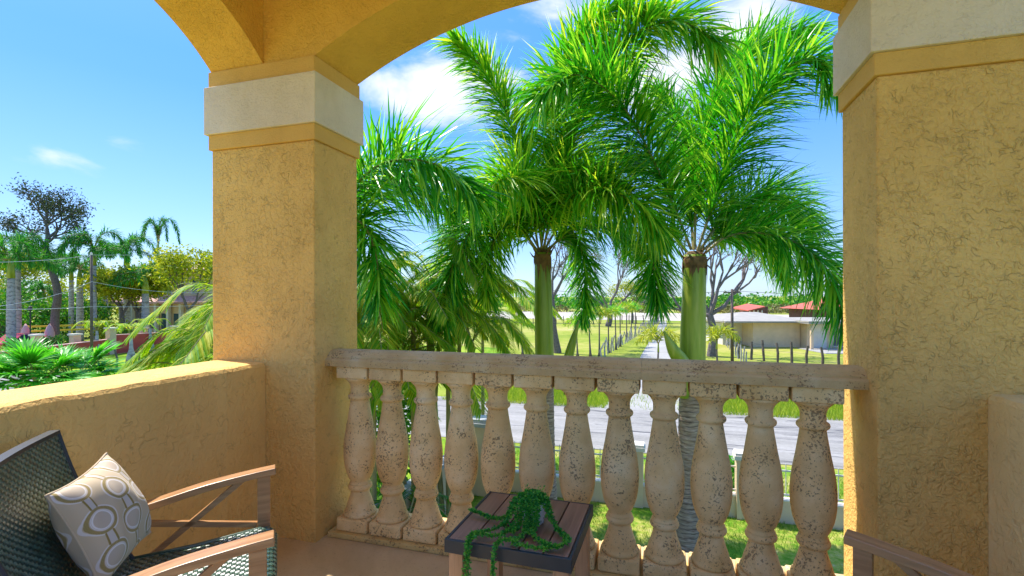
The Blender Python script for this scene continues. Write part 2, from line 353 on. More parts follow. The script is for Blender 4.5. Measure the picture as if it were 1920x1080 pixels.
# ------------------------------------------------------------------ helpers
class MB:
    def __init__(s): s.v = []; s.f = []; s.m = []; s.uv = None
    def add(s, vs, fs, mi=0):
        o = len(s.v); s.v += [tuple(v) for v in vs]; s.f += [tuple(i+o for i in f) for f in fs]; s.m += [mi]*len(fs)
    def box(s, x0, x1, y0, y1, z0, z1, mi=0, mat=None):
        vs = [Vector((x, y, z)) for z in (z0, z1) for y in (y0, y1) for x in (x0, x1)]
        if mat: vs = [mat @ v for v in vs]
        s.add(vs, [(0, 2, 3, 1), (4, 5, 7, 6), (0, 1, 5, 4), (2, 6, 7, 3), (0, 4, 6, 2), (1, 3, 7, 5)], mi)
    def tube(s, pts, rad, seg=8, mi=0, cap=True):
        pts = [Vector(p) for p in pts]; n = len(pts)
        if isinstance(rad, (int, float)): rad = [rad]*n
        vs = []; ref = Vector((0.13, 0.97, 0.2))
        for i, p in enumerate(pts):
            t = (pts[min(i+1, n-1)]-pts[max(i-1, 0)]).normalized()
            if i == 0:
                a = t.cross(ref)
                if a.length < .1: a = t.cross(Vector((1, 0, 0)))
                a.normalize()
            else: a = (a-t*a.dot(t)).normalized()
            b = t.cross(a)
            for k in range(seg):
                an = 2*PI*k/seg; vs.append(p+(a*math.cos(an)+b*math.sin(an))*rad[i])
        fs = [(i*seg+k, i*seg+(k+1) % seg, (i+1)*seg+(k+1) % seg, (i+1)*seg+k) for i in range(n-1) for k in range(seg)]
        if cap: fs += [tuple(range(seg))[::-1], tuple((n-1)*seg+k for k in range(seg))]
        s.add(vs, fs, mi)
    def bar(s, a, b, w, h, upv=(0, 0, 1), mi=0):
        a = Vector(a); b = Vector(b); t = (b-a).normalized(); sd_ = t.cross(Vector(upv)).normalized(); u = sd_.cross(t)
        vs = [p+sd_*(i*w/2)+u*(j*h/2) for p in (a, b) for i, j in ((-1, -1), (1, -1), (1, 1), (-1, 1))]
        s.add(vs, [(0, 1, 2, 3)[::-1], (4, 5, 6, 7), (0, 1, 5, 4), (1, 2, 6, 5), (2, 3, 7, 6), (3, 0, 4, 7)], mi)
    def sweep(s, pts, w, h, mi=0):
        """rectangular section swept along pts (kept level sideways)"""
        pts = [Vector(p) for p in pts]; n = len(pts); vs = []
        for i, p in enumerate(pts):
            t = (pts[min(i+1, n-1)]-pts[max(i-1, 0)]).normalized(); sd_ = t.cross(Vector((0, 0, 1))).normalized(); u = sd_.cross(t)
            ww = w[i] if isinstance(w, list) else w
            vs += [p+sd_*(a*ww/2)+u*(b*h/2) for a, b in ((-1, -1), (1, -1), (1, 1), (-1, 1))]
        fs = [(i*4+k, i*4+(k+1) % 4, (i+1)*4+(k+1) % 4, (i+1)*4+k) for i in range(n-1) for k in range(4)]
        fs += [(3, 2, 1, 0), tuple((n-1)*4+k for k in range(4))]
        s.add(vs, fs, mi)
    def lathe(s, prof, seg=24, c=(0, 0), mi=0, cap=True):
        vs = [(c[0]+r*math.cos(2*PI*k/seg), c[1]+r*math.sin(2*PI*k/seg), z) for r, z in prof for k in range(seg)]
        n = len(prof)
        fs = [(i*seg+k, i*seg+(k+1) % seg, (i+1)*seg+(k+1) % seg, (i+1)*seg+k) for i in range(n-1) for k in range(seg)]
        if cap: fs += [tuple(range(seg))[::-1], tuple((n-1)*seg+k for k in range(seg))]
        s.add(vs, fs, mi)
    def prism(s, poly, axis, a, b, mi=0):
        """poly in the two other axes, extruded from a to b along axis"""
        def P(p, t):
            if axis == 'y': return (p[0], t, p[1])
            if axis == 'x': return (t, p[0], p[1])
            return (p[0], p[1], t)
        n = len(poly); vs = [P(p, a) for p in poly]+[P(p, b) for p in poly]
        fs = [tuple(range(n)), tuple(range(2*n-1, n-1, -1))]+[(i, i+n, (i+1) % n+n, (i+1) % n) for i in range(n)]
        s.add(vs, fs, mi)
    def build(s, name, mats, parent=None, smooth=False, loc=None, bevel=0, recalc=True):
        me = bpy.data.meshes.new(name); me.from_pydata(s.v, [], s.f)
        if not isinstance(mats, (list, tuple)): mats = [mats]
        for m in mats: me.materials.append(m)
        me.polygons.foreach_set('material_index', s.m)
        if smooth: me.polygons.foreach_set('use_smooth', [True]*len(s.f))
        me.update()
        if recalc:
            bm = bmesh.new(); bm.from_mesh(me); bmesh.ops.recalc_face_normals(bm, faces=bm.faces); bm.to_mesh(me); bm.free()
        o = bpy.data.objects.new(name, me); C.objects.link(o)
        if parent: o.parent = parent; o.matrix_parent_inverse = Matrix.Identity(4)
        if parent and not loc and parent.name in ABS: o.location = -Vector(parent.location)
        if loc: o.location = loc
        if bevel:
            b = o.modifiers.new('bevel', 'BEVEL'); b.width = bevel; b.segments = 2; b.limit_method = 'ANGLE'; b.angle_limit = R(40)
        return o
ABS = set()
def athing(*a, **k):
    """a thing whose parts are written in world coordinates"""
    o = thing(*a, **k); ABS.add(o.name); return o
def thing(name, label, cat, loc=(0, 0, 0), rz=0, group=None):
    o = bpy.data.objects.new(name, None); C.objects.link(o); o.location = loc; o.rotation_euler = (0, 0, rz); o.empty_display_size = .1
    o['label'] = label; o['category'] = cat
    if group: o['group'] = group
    return o
def tag(o, label, cat, group=None):
    o['label'] = label; o['category'] = cat
    if group: o['group'] = group
    return o
def struct(o): o['kind'] = 'structure'; return o
def dup(root, loc, rz=None, label=None, scale=None):
    r = root.copy(); C.objects.link(r); r.location = loc
    if rz is not None: r.rotation_euler = (0, 0, rz)
    if scale: r.scale = scale
    if label: r['label'] = label
    for ch in root.children:
        c = ch.copy(); C.objects.link(c); c.parent = r
        for g_ in ch.children:
            d_ = g_.copy(); C.objects.link(d_); d_.parent = c
    return r
def cat_rom(P, n):
    P = [Vector(p) for p in P]; Q = [P[0]*2-P[1]]+P+[P[-1]*2-P[-2]]; out = []
    segs = len(P)-1
    for i in range(n+1):
        t = i/n*segs; k = min(int(t), segs-1); t -= k; a, b, c, d = Q[k:k+4]
        out.append(.5*((2*b)+(c-a)*t+(2*a-5*b+4*c-d)*t*t+(3*b-a-3*c+d)*t*t*t))
    return out
rnd = random.uniform

# ================================================================== THE BALCONY
XL, XR = -1.892, 0.832          # opening between the pillars
YF, YB = 2.375, 2.79            # inner and outer face of the front wall
PW, SPR = 0.74, 2.745           # pillar width, arch springing
b = MB(); b.box(-2.7, 1.7, -1.3, 2.86, -.25, -.012)
struct(b.build('floor', M['floor']))
b = MB(); b.box(-2.632, 1.585, -1.3, 3.10, 3.501, 3.66)  # front overhang is an unseen eave, added to shade the top rail
struct(b.build('ceiling_with_shade_eave', M['stucco_arch']))

def pillar(x0, x1, label):
    o = athing('stucco_pillar', label, 'pillar', ((x0+x1)/2, (YF+YB)/2, -.012))
    b = MB(); b.box(x0, x1, YF, YB, -3.0, 2.272); b.build('shaft', M['stucco'], o, bevel=.008)
    def ring(e, z0, z1, n, m):
        b = MB(); b.box(x0-e, x1+e, YF-e, YB+e, z0, z1); b.build(n, m, o, bevel=.004)
    ring(.013, 2.272, 2.362, 'trim', M['stucco_trim']); ring(.030, 2.362, 2.648, 'band', M['stucco_band']); ring(.013, 2.648, SPR, 'trim', M['stucco_trim'])
    return o
pillar(XL-PW, XL, 'ochre stucco pillar with cream capital band standing left of the balustrade')
pillar(XR, XR+PW, 'wide ochre stucco pillar with cream band at the right edge, behind the brown armrest')

# arched walls above
def arc_pts(n=40):
    hc = (XR-XL)/2; sg = .34; Rr = (hc*hc+sg*sg)/(2*sg); cx = (XR+XL)/2; cz = SPR+sg-Rr
    a0 = math.asin(hc/Rr)
    return [(cx+Rr*math.sin(-a0+2*a0*i/n), cz+Rr*math.cos(-a0+2*a0*i/n)) for i in range(n+1)]
b = MB()
P = arc_pts(); ZT = 3.5
for (ya, yb) in ((YF, YB),):
    n = len(P)
    vs = [(x, ya, z) for x, z in P]+[(x, ya, ZT) for x, z in P]+[(x, yb, z) for x, z in P]+[(x, yb, ZT) for x, z in P]
    fs = []
    for i in range(n-1):
        fs += [(i, i+1, n+i+1, n+i), (2*n+i, 3*n+i, 3*n+i+1, 2*n+i+1), (i, 2*n+i, 2*n+i+1, i+1)]
    b.add(vs, fs)
for x0, x1 in ((XL-PW+.39, XL), (XR, XR+PW-.39)):
    b.box(x0, x1, YF, YB, SPR, ZT)
tag(b.build('arched_wall', M['stucco_arch'], bevel=0), 'ochre stucco wall with a wide shallow arch over the balustrade', 'wall')
# left and right side arches
def side_profile():
    a, Rr = .8, 1.131; z0 = math.sqrt(Rr*Rr-a*a); pts = []
    for i in range(25):
        d = a*i/24; pts.append((YF-d, SPR+math.sqrt(Rr*Rr-(a-d)**2)-z0))
    zt = pts[-1][1]; pts.append((.55, zt))  # unseen flat stretch, opening lengthened to let in more light
    for i in range(1, 25):
        d = a*i/24; pts.append((.55-d, SPR+math.sqrt(Rr*Rr-d*d)-z0))
    return pts
def side_arch(x0, x1, label):
    P = side_profile(); n = len(P); b = MB()
    vs = [(x0, y, z) for y, z in P]+[(x0, y, ZT) for y, z in P]+[(x1, y, z) for y, z in P]+[(x1, y, ZT) for y, z in P]
    fs = []
    for i in range(n-1):
        fs += [(i, i+1, n+i+1, n+i), (2*n+i, 3*n+i, 3*n+i+1, 2*n+i+1), (i, 2*n+i, 2*n+i+1, i+1)]
    b.add(vs, fs); b.box(x0, x1, YF+.001, YB, SPR+.001, ZT)
    b.box(x0, x1, -.65, -.251, SPR, ZT)
    tag(b.build('arched_wall', M['stucco_arch']), label, 'wall')
side_arch(-2.632, -2.243, 'narrow orange stucco arch springing from the left pillar over the low wall')
side_arch(1.183, 1.572, 'orange stucco arch springing from the right pillar over the pale low wall')
for x0, x1, m, lab, h in ((-2.632, -2.235, 'parapet', 'low ochre stucco parapet with sunlit top, left behind the wicker chair', 1.0), (1.195, 1.585, 'parapet_pale', 'pale low stucco wall end at the far right edge of the balcony', 1.0)):
    b = MB(); n = 60; nx = 6
    # subdivided so that the hand-finished edge wavers a little
    random.seed(3)
    ys = [-.9+(YF+.9-.0015)*i/n for i in range(n+1)]
    vs = []; 
    sec = [(x0, -3.0), (x0, h-.02), (x0+.012, h-.004), (x0+.05, h), (x1-.05, h), (x1-.014, h-.005), (x1, h-.022), (x1, -3.0)]
    wob = [(rnd(-.003, .003), rnd(-.004, .004)) for _ in ys]
    for y, (wx, wz) in zip(ys, wob):
        for k, (x, z) in enumerate(sec):
            vs.append((x+(wx if k in (5, 6) else 0), y, z+(wz if k in (5, 6) else 0)))
    m_ = len(sec)
    fs = [(i*m_+k, i*m_+k+1, (i+1)*m_+k+1, (i+1)*m_+k) for i in range(n) for k in range(m_-1)]
    fs += [tuple(range(m_)), tuple(n*m_+k for k in range(m_))[::-1]]
    b.add(vs, fs); tag(b.build('parapet_wall', M[m], smooth=False), lab, 'low wall')
random.seed(11)
# far pillar that closes the left arch (behind the camera's side)
b = MB(); b.box(-2.632, -2.243, -.65, -.26, -3, SPR); tag(b.build('stucco_pillar', M['stucco']), 'ochre stucco pillar carrying the near end of the left arch', 'pillar')

# ---- balustrade
bal = athing('balustrade', 'pitted beige cast stone balustrade between the two ochre pillars', 'balustrade', ((XL+XR)/2, 2.57, -.012))
b = MB()
prof = [(2.462, .978), (2.462, 1.012), (2.470, 1.020), (2.482, 1.024), (2.484, 1.034), (2.494, 1.041), (2.500, 1.050), (2.515, 1.0615), (2.54, 1.066), (2.60, 1.067), (2.63, 1.062), (2.655, 1.045), (2.672, 1.020), (2.675, .978)]
for xa, xb in ((XL, -.105-.0006), (-.105+.0006, XR)):
    b.prism(prof, 'x', xa, xb)
rail = b.build('top_rail', M['rail_stone'], bal, smooth=False)
b = MB(); b.box(XL+.02, XR, 2.452, 2.70, -.011, .020); b.build('base_sill', M['sill_stone'], bal, bevel=.006)
def rsq(h, z0, z1, e=.006):
    return [(-h, -h*.88, z0, z1)]
BP = [(.060, .094), (.093, .094), (.0985, .100), (.100, .108), (.097, .117), (.091, .121), (.089, .127), (.087, .134), (.083, .150), (.076, .170), (.068, .192), (.061, .214), (.057, .234), (.056, .240),
      (.064, .244), (.071, .250), (.0745, .259), (.073, .268), (.068, .274), (.064, .277), (.067, .279), (.066, .284), (.059, .290), (.060, .300), (.069, .314), (.079, .336), (.088, .362), (.095, .395), (.0995, .43), (.1015, .465), (.1010, .50),
      (.0975, .54), (.092, .58), (.084, .62), (.076, .66), (.069, .70), (.063, .735), (.0585, .765), (.0575, .775), (.065, .778), (.071, .784), (.0735, .792), (.072, .800), (.066, .806), (.058, .809), (.0565, .818), (.056, .838), (.057, .852), (.062, .866), (.070, .878), (.080, .888), (.088, .894), (.09, .906)]
BP = [(r_*.935, z_) for r_, z_ in BP]
body = MB(); body.lathe(BP, 40)
cap = MB(); cap.box(-.1015, .1015, -.088, .088, .9055, .977)
pl = MB(); pl.box(-.101, .101, -.095, .095, .0205, .0945)
cx0 = -1.838+.2162/2
for i in range(12):
    x = cx0+.2162*i
    if i == 0:
        o0 = body.build('baluster', M['stone'], bal, smooth=True); c0 = cap.build('cap_block', M['stone'], o0, bevel=.007); p0 = pl.build('plinth_block', M['stone'], o0, bevel=.011)
        o = o0
    else:
        o = o0.copy(); C.objects.link(o); o.parent = bal
        for k in (c0, p0):
            d_ = k.copy(); C.objects.link(d_); d_.parent = o
    o.location = Vector((x, 2.573, 0))-Vector(bal.location)
    o.rotation_euler = (0, 0, rnd(-.012, .012))

# ---- side table
tz = .452
tb = thing('side_table', 'small square side table with dark slatted wood top and tan legs', 'table', (-.556, 1.994, -.012), R(-1.2))
S = .247
b = MB(); hb = tz+.012
for a, c_ in (((-S, -S, 0), (S, -S+.012, 0)), ((-S, S-.012, 0), (S, S, 0))): b.box(a[0], c_[0], a[1], c_[1], hb-.052, hb-.001)
for x in (-S, S-.012): b.box(x, x+.012, -S+.012, S-.012, hb-.052, hb-.001)
b.box(-S+.012, S-.012, -S+.012, S-.012, hb-.05, hb-.022)
b.build('rim', M['dark_metal'], tb, bevel=.002)
b = MB(); ns = 5; wd = (2*S-.024)/ns
for i in range(ns):
    b.box(-S+.012+i*wd+.003, -S+.012+(i+1)*wd-.003, -S+.0125, S-.0125, hb-.02, hb)
b.build('slat_top', M['top_wood'], tb, bevel=.002)
for sx in (-1, 1):
    for sy in (-1, 1):
        b = MB(); x = sx*(S-.042); y = sy*(S-.042)
        b.box(x-.029, x+.029, y-.029, y+.029, 0, hb-.0505); b.build('leg', M['leg_wood'], tb, bevel=.003)

# ---- potted trailing plant
pc = z0p = G(945, 985, tz)
pot = thing('potted_plant', 'bright green trailing plant in a small white pot, spilling over the side table', 'plant', (-.515, 1.985, tz))
b = MB(); b.lathe([(.036, 0), (.040, .004), (.052, .05), (.058, .085), (.059, .095), (.055, .095), (.052, .08)], 28); potm = b.build('pot', M['potwhite'], pot, smooth=True)
b = MB()
for k in range(46):
    a = k*2.399; z = .008+.08*k/46; rr = .041+.018*(z/.095)
    c_ = Vector((math.cos(a)*rr, math.sin(a)*rr, z)); t = Vector((-math.sin(a), math.cos(a), 0)); u = Vector((0, 0, 1))
    b.add([c_+t*.007, c_+u*.009, c_-t*.007, c_-u*.009], [(0, 1, 2, 3)])
b.build('pot_pattern', simple('grey_pot_print', (.35, .36, .34), .5), potm, recalc=False)
b = MB(); b.lathe([(.001, .088), (.052, .088)], 20, cap=False); b.build('soil', M['darkbark'], pot)
def leaf(b, p, d, L_, W, up_=None, mi=0, curl=.2):
    d = d.normalized(); s = d.cross(Vector((rnd(-1, 1), rnd(-1, 1), rnd(-.2, 1)))); 
    if s.length < .05: s = d.cross(Vector((1, 0, 0)))
    s.normalize(); n = s.cross(d)
    b.add([p, p+d*L_*.45+s*W/2+n*W*curl, p+d*L_, p+d*L_*.45-s*W/2+n*W*curl], [(0, 1, 2), (0, 2, 3)], mi)
random.seed(5)
zT = .014
strands = [
 # (points in pot coordinates; table top z = 0)
 [(0, 0, .09), (-.07, -.02, .095), (-.10, -.04, .03), (-.15, -.05, zT), (-.21, -.03, zT), (-.27, -.02, zT+.01)],
 [(0, 0, .09), (-.06, -.05, .10), (-.085, -.09, .03), (-.12, -.13, zT), (-.16, -.17, zT), (-.18, -.22, zT+.012), (-.185, -.265, zT), (-.188, -.275, -.06), (-.19, -.278, -.16), (-.20, -.28, -.22)],
 [(0, 0, .09), (-.04, -.06, .10), (-.05, -.10, .04), (-.07, -.15, zT), (-.11, -.19, zT), (-.16, -.215, zT+.01), (-.178, -.26, zT), (-.178, -.272, -.05), (-.176, -.276, -.17)],
 [(0, 0, .09), (-.01, -.07, .10), (-.01, -.095, .03), (0, -.14, zT), (-.02, -.19, zT), (-.055, -.235, zT+.012), (-.075, -.262, zT), (-.082, -.272, -.05), (-.08, -.274, -.09)],
 [(0, 0, .09), (.015, -.07, .10), (.02, -.09, .03), (.035, -.14, zT), (.075, -.18, zT), (.115, -.205, zT), (.15, -.20, zT)],
 [(0, 0, .09), (.05, -.04, .10), (.08, -.06, .05), (.13, -.09, zT), (.165, -.14, zT), (.15, -.19, zT), (.10, -.225, zT), (.05, -.235, zT), (.0, -.225, zT), (-.03, -.2, zT)],
 [(0, 0, .09), (.055, -.01, .10), (.075, -.03, .06), (.11, -.06, zT), (.15, -.11, zT), (.175, -.15, zT+.006)],
 [(0, 0, .09), (-.05, .0, .105), (-.075, -.03, .06), (-.09, -.06, .03), (-.10, -.09, zT)],
 [(0, 0, .09), (0, -.05, .115), (.0, -.085, .07), (.005, -.10, .02), (0, -.12, zT)],
 [(0, 0, .09), (-.025, -.06, .11), (-.03, -.085, .06), (-.035, -.11, .02), (-.05, -.14, zT)],
 [(0, 0, .09), (.03, -.055, .11), (.035, -.08, .06), (.03, -.1, .02), (.01, -.13, zT)],
]
for si, s_ in enumerate(strands):
    b = MB(); pts = cat_rom(s_, 80)
    b.tube(pts, .0012, 4)
    for i, p in enumerate(pts):
        if i < 6: continue
        for k in range(7 if i > 12 else 9):
            d = Vector((rnd(-1, 1), rnd(-1, 1), rnd(-.4, 1)))
            q = p+Vector((rnd(-1, 1), rnd(-1, 1), rnd(-.3, 1)))*.006
            leaf(b, q, d, rnd(.009, .016), rnd(.007, .010))
    b.build('strand', M['trail'], pot, recalc=False)
b = MB()
for k in range(900):
    a = rnd(0, 2*PI); r_ = .06*math.sqrt(random.random()); p = Vector((r_*math.cos(a), r_*math.sin(a), .095+.03*(1-(r_/.06)**2)*rnd(.3, 1.1)))
    leaf(b, p, Vector((rnd(-1, 1), rnd(-1, 1), rnd(0, 1))), rnd(.009, .016), rnd(.006, .009))
for k in range(12):
    a = rnd(0, 2*PI); p = Vector((.03*math.cos(a), .03*math.sin(a), .12))
    for j in range(4): leaf(b, p+Vector((.004*j*math.cos(a), .004*j*math.sin(a), .007*j)), Vector((rnd(-1, 1), rnd(-1, 1), rnd(0, 1))), .012, .008)
b.build('foliage', M['trail'], pot, recalc=False)

# ---- wicker armchairs (local: +x faces forward, y across, front edge at x=0)
def weave(b, P, nu, nv, th, mi=0):
    """woven strands over a patch: P(u,v)->(point, normal); every crossing is a raised bow"""
    for i in range(nu):
        for j in range(nv):
            over = (i+j) % 2 == 0
            u0, u1, v0, v1 = i/nu, (i+1)/nu, j/nv, (j+1)/nv
            if over: cols = [(u0-.35/nu, u1+.35/nu)]; 
            K = 4; vs = []
            for a in range(K+1):
                t = a/K; hgt = math.sin(PI*t)*th+th*.2
                for s_ in (0.08, .92):
                    if over: u, v = u0-.3/nu+(1.6/nu)*t, v0+(v1-v0)*s_
                    else: u, v = u0+(u1-u0)*s_, v0-.3/nv+(1.6/nv)*t
                    u = min(max(u, 0), 1); v = min(max(v, 0), 1)
                    p, n = P(u, v); vs.append(p+n*hgt)
            b.add(vs, [(2*a, 2*a+1, 2*a+3, 2*a+2) for a in range(K)], mi)
def armchair(label, pillow_side=None, loc=(0, 0, 0), rz=0):
    o = thing('wicker_armchair', label, 'chair', loc, rz, 'wicker armchairs on the balcony')
    W = .69; SW = .61; SZ = .40; hy = W/2
    # seat: curved down at the front
    def seatP(u, v):
        y = (v-.5)*SW
        s = u*.60
        if s < .07:
            a = (1-s/.07)*PI/2; c_ = Vector((-.045, y, SZ-.045)); n = Vector((math.sin(a), 0, math.cos(a)))
            return c_+n*.045, n
        x = -.045-(s-.07); z = SZ-.035*math.sin(min(1, (s-.07)/.53)*PI*.6)
        return Vector((x, y, z)), Vector((0, 0, 1))
    b = MB(); weave(b, seatP, 38, 36, .0055)
    vs = []; 
    for i in range(27):
        for y in (0, 1): p, n = seatP(i/26, y); vs.append(p-n*.003)
    b.add(vs, [(2*i, 2*i+1, 2*i+3, 2*i+2) for i in range(26)])
    # apron below the front edge
    b.box(-.012, -.002, -SW/2, SW/2, SZ-.115, SZ-.046)
    st = b.build('seat', M['wicker'], o, recalc=False)
    b = MB()
    for s_ in (-1, 1):
        b.tube([(-.58, s_*(SW/2+.004), SZ-.035), (-.3, s_*(SW/2+.004), SZ-.025), (-.06, s_*(SW/2+.004), SZ-.003), (-.018, s_*(SW/2+.004), SZ-.02), (-.003, s_*(SW/2+.004), SZ-.06), (-.003, s_*(SW/2+.004), SZ-.12)], .009, 8)
    b.tube([(-.006, -SW/2, SZ-.118), (-.006, SW/2, SZ-.118)], .009, 8)
    b.build('seat_rim', M['wicker'], st, smooth=True)
    # backrest, reclined
    BH = .635
    def backP(u, v):
        y = (v-.5)*SW; t = u
        x = -.50-.235*t-.03*math.sin(t*PI); z = SZ-.045+(BH-.10)*t
        n = Vector((.9, 0, .38)).normalized(); bow = -.02*math.cos((v-.5)*PI)
        return Vector((x+bow, y, z)), n
    b = MB(); weave(b, backP, 42, 40, .0045)
    vs = []
    for i in range(21):
        for j in range(9): p, n = backP(i/20, j/8); vs.append(p-n*.003)
    b.add(vs, [(9*i+j, 9*i+j+1, 9*i+j+10, 9*i+j+9) for i in range(20) for j in range(8)])
    bk = b.build('backrest', M['wicker'], o, recalc=False)
    b = MB(); n_ = 12
    for s_ in (0, 1): b.tube([backP(i/n_, s_)[0] for i in range(n_+1)], .011, 8)
    top = [backP(1, j/n_)[0]+Vector((-.006, 0, .004)) for j in range(n_+1)]
    b.sweep([p for p in top], .034, .014)
    b.build('back_rim', M['dark_metal'], bk)
    for s_ in (-1, 1):
        y = s_*hy
        pts = cat_rom([(-.60, y, .525), (-.42, y, .565), (-.26, y, .60), (-.10, y, .622), (.0, y, .632)], 20)
        b = MB(); b.sweep(pts, .062, .028); b.build('armrest', M['arm_wood'], o, bevel=.003)
        b = MB(); b.box(-.072, -.022, y-.018, y+.018, -.0, .612); b.build('leg', M['arm_wood'], o, bevel=.002)
        b = MB(); b.bar((-.50, y, 0), (-.56, y, .53), .036, .045, (1, 0, 0)); b.build('leg', M['arm_wood'], o, bevel=.002)
        b = MB(); b.bar((-.075, y, .405), (-.54, y, .50), .018, .022); b.bar((-.13, y, .605), (-.52, y, .30), .018, .022); b.build('cross_brace', M['arm_wood'], o)
        b = MB(); b.bar((-.07, y, .335), (-.53, y, .335), .02, .03); b.build('side_stretcher', M['arm_wood'], o)
    return o
CH = (-1.41, 1.545, -.012); CR = R(42)
armchair('dark green wicker armchair with brown wooden arms beside the left parapet', loc=CH, rz=CR)
armchair('wicker armchair at the bottom right corner, only its dark brown armrest showing', loc=(.40, 1.50, -.012), rz=R(155))

# ---- pillow: square cushion standing on a corner against the backrest
def pillow():
    o = thing('throw_pillow', 'cream and olive chain-patterned throw pillow leaning in the wicker armchair', 'pillow')
    n = 40; S = .176; vs = []; fs = []; uvs = []
    for sgn in (1, -1):
        for i in range(n+1):
            for j in range(n+1):
                u = i/n*2-1; v = j/n*2-1
                e = (1-u*u)*(1-v*v)
                x = u*S*(1-.10*(1-v*v)*abs(u)**3); y = v*S*(1-.10*(1-u*u)*abs(v)**3)
                th = .092*e**.5+.006*math.exp(-((u+v)**2)*9)*e
                th += .007*math.sin(5*u+3*v)*e+.004*math.sin(13*u-4*v+1)*e**.5
                vs.append((x, y, sgn*th)); uvs.append((i/n, j/n))
        o_ = 0 if sgn == 1 else (n+1)**2
        for i in range(n):
            for j in range(n):
                q = (o_+i*(n+1)+j, o_+(i+1)*(n+1)+j, o_+(i+1)*(n+1)+j+1, o_+i*(n+1)+j+1)
                fs.append(q if sgn == 1 else q[::-1])
    me = bpy.data.meshes.new('cover'); me.from_pydata(vs, [], fs); me.materials.append(M['pillow'])
    uvl = me.uv_layers.new(name='UVMap')
    for l in me.loops: uvl.data[l.index].uv = uvs[l.vertex_index]
    me.polygons.foreach_set('use_smooth', [True]*len(fs)); me.update()
    c = bpy.data.objects.new('cover', me); C.objects.link(c); c.parent = o
    b = MB(); pts = []
    for k in range(4*n):
        s_ = k//n; t = (k % n)/n*2-1
        u, v = ((t, -1), (1, t), (-t, 1), (-1, -t))[s_]
        pts.append((u*S*(1-.10*(1-v*v)*abs(u)**3), v*S*(1-.10*(1-u*u)*abs(v)**3), 0))
    pts.append(pts[0]); b.tube(pts, .004, 6, cap=False); b.build('piping', M['pillow'], o, smooth=True)
    return o
pw = pillow()
PA = R(30); pn = Vector((math.cos(PA)*.924, math.sin(PA)*.924, .382)).normalized()      # the way the pillow faces
ps = Vector((0, 0, 1)).cross(pn).normalized(); pu = pn.cross(ps)
ang = R(4.3); pa = ps*math.cos(ang)+pu*math.sin(ang); pb = pn.cross(pa)
pcn = Vector((-1.866, 1.246, .620))
pw.matrix_world = Matrix(((pa.x, pb.x, pn.x, pcn.x), (pa.y, pb.y, pn.y, pcn.y), (pa.z, pb.z, pn.z, pcn.z), (0, 0, 0, 1)))

# ================================================================== OUTSIDE
ZG = -3.0
b = MB(); b.box(-1500, 1500, -60, 3000, ZG-.6, ZG)
struct(b.build('ground', M['field']))
def sheet(name, poly, z, m):
    b = MB(); b.add([(x, y, z) for x, y in poly], [tuple(range(len(poly)))]); return struct(b.build(name, m))
sheet('lawn', [(-4.2, 2.9), (9, 2.9), (9, 14.4), (-4.2, 14.0)], ZG+.004, M['lawn'])
sheet('side_lawn', [(-40.6, 5), (-4.3, 5), (-4.3, 14), (-12, 14), (-12, 40), (-40.6, 44)], ZG+.008, M['leftlawn'])
b = MB(); b.add([(-60, 13.4, ZG+.012), (60, 15.3, ZG+.012), (60, 21.9, ZG+.012), (-60, 18.6, ZG+.012)], [(0, 1, 2, 3)]); struct(b.build('road', M['asphalt']))
b = MB(); b.add([(-2.6, 19.5, ZG+.016), (1.9, 19.7, ZG+.016), (.5, 24, ZG+.016), (.45, 38, ZG+.016), (.4, 90, ZG+.016), (-.5, 90, ZG+.016), (-1.6, 38, ZG+.016), (-1.7, 24, ZG+.016)], [tuple(range(8))]); struct(b.build('driveway', M['concrete']))
sheet('sand_flat', [(-90, 98), (14, 92), (60, 100), (60, 118), (10, 132), (-90, 150)], ZG+.012, M['sand'])
# rolling bank of grass beyond the road
# ---- grass blades (near lawn and verge)
def blades(name, m, n, region, hlo, hhi, wd, label, cat, dens=None):
    b = MB()
    for _ in range(n):
        x, y = region(); h = rnd(hlo, hhi); a = rnd(0, 2*PI); lx = rnd(-.5, .5)*h; ly = rnd(-.5, .5)*h
        dx, dy = math.cos(a)*wd, math.sin(a)*wd
        b.add([(x-dx, y-dy, ZG), (x+dx, y+dy, ZG), (x+lx, y+ly, ZG+h)], [(0, 1, 2)])
    o = b.build(name, m, recalc=False); o['label'] = label; o['category'] = cat; o['kind'] = 'stuff'; return o
random.seed(21)
def r1():
    while True:
        x, y = rnd(-4, 6), rnd(5.5, 13.9)
        if math.sin(x*2.1+math.sin(y*1.7)*1.3)+math.cos(y*2.6-x*.8) > rnd(-1.6, .9): return x, y
blades('grass', M['grassblade'], 42000, r1, .03, .085, .006, 'short patchy green grass on the front lawn', 'grass')
def r2():
    while True:
        x = rnd(-9, 9); y = rnd(19.7+.04*x, 23.6)
        if not (-2.2 < x < 1.4) or random.random() < .06: return x, y
blades('grass', M['verge'], 30000, r2, .08, .30, .012, 'bright yellow-green grass verge along the far side of the road', 'grass')

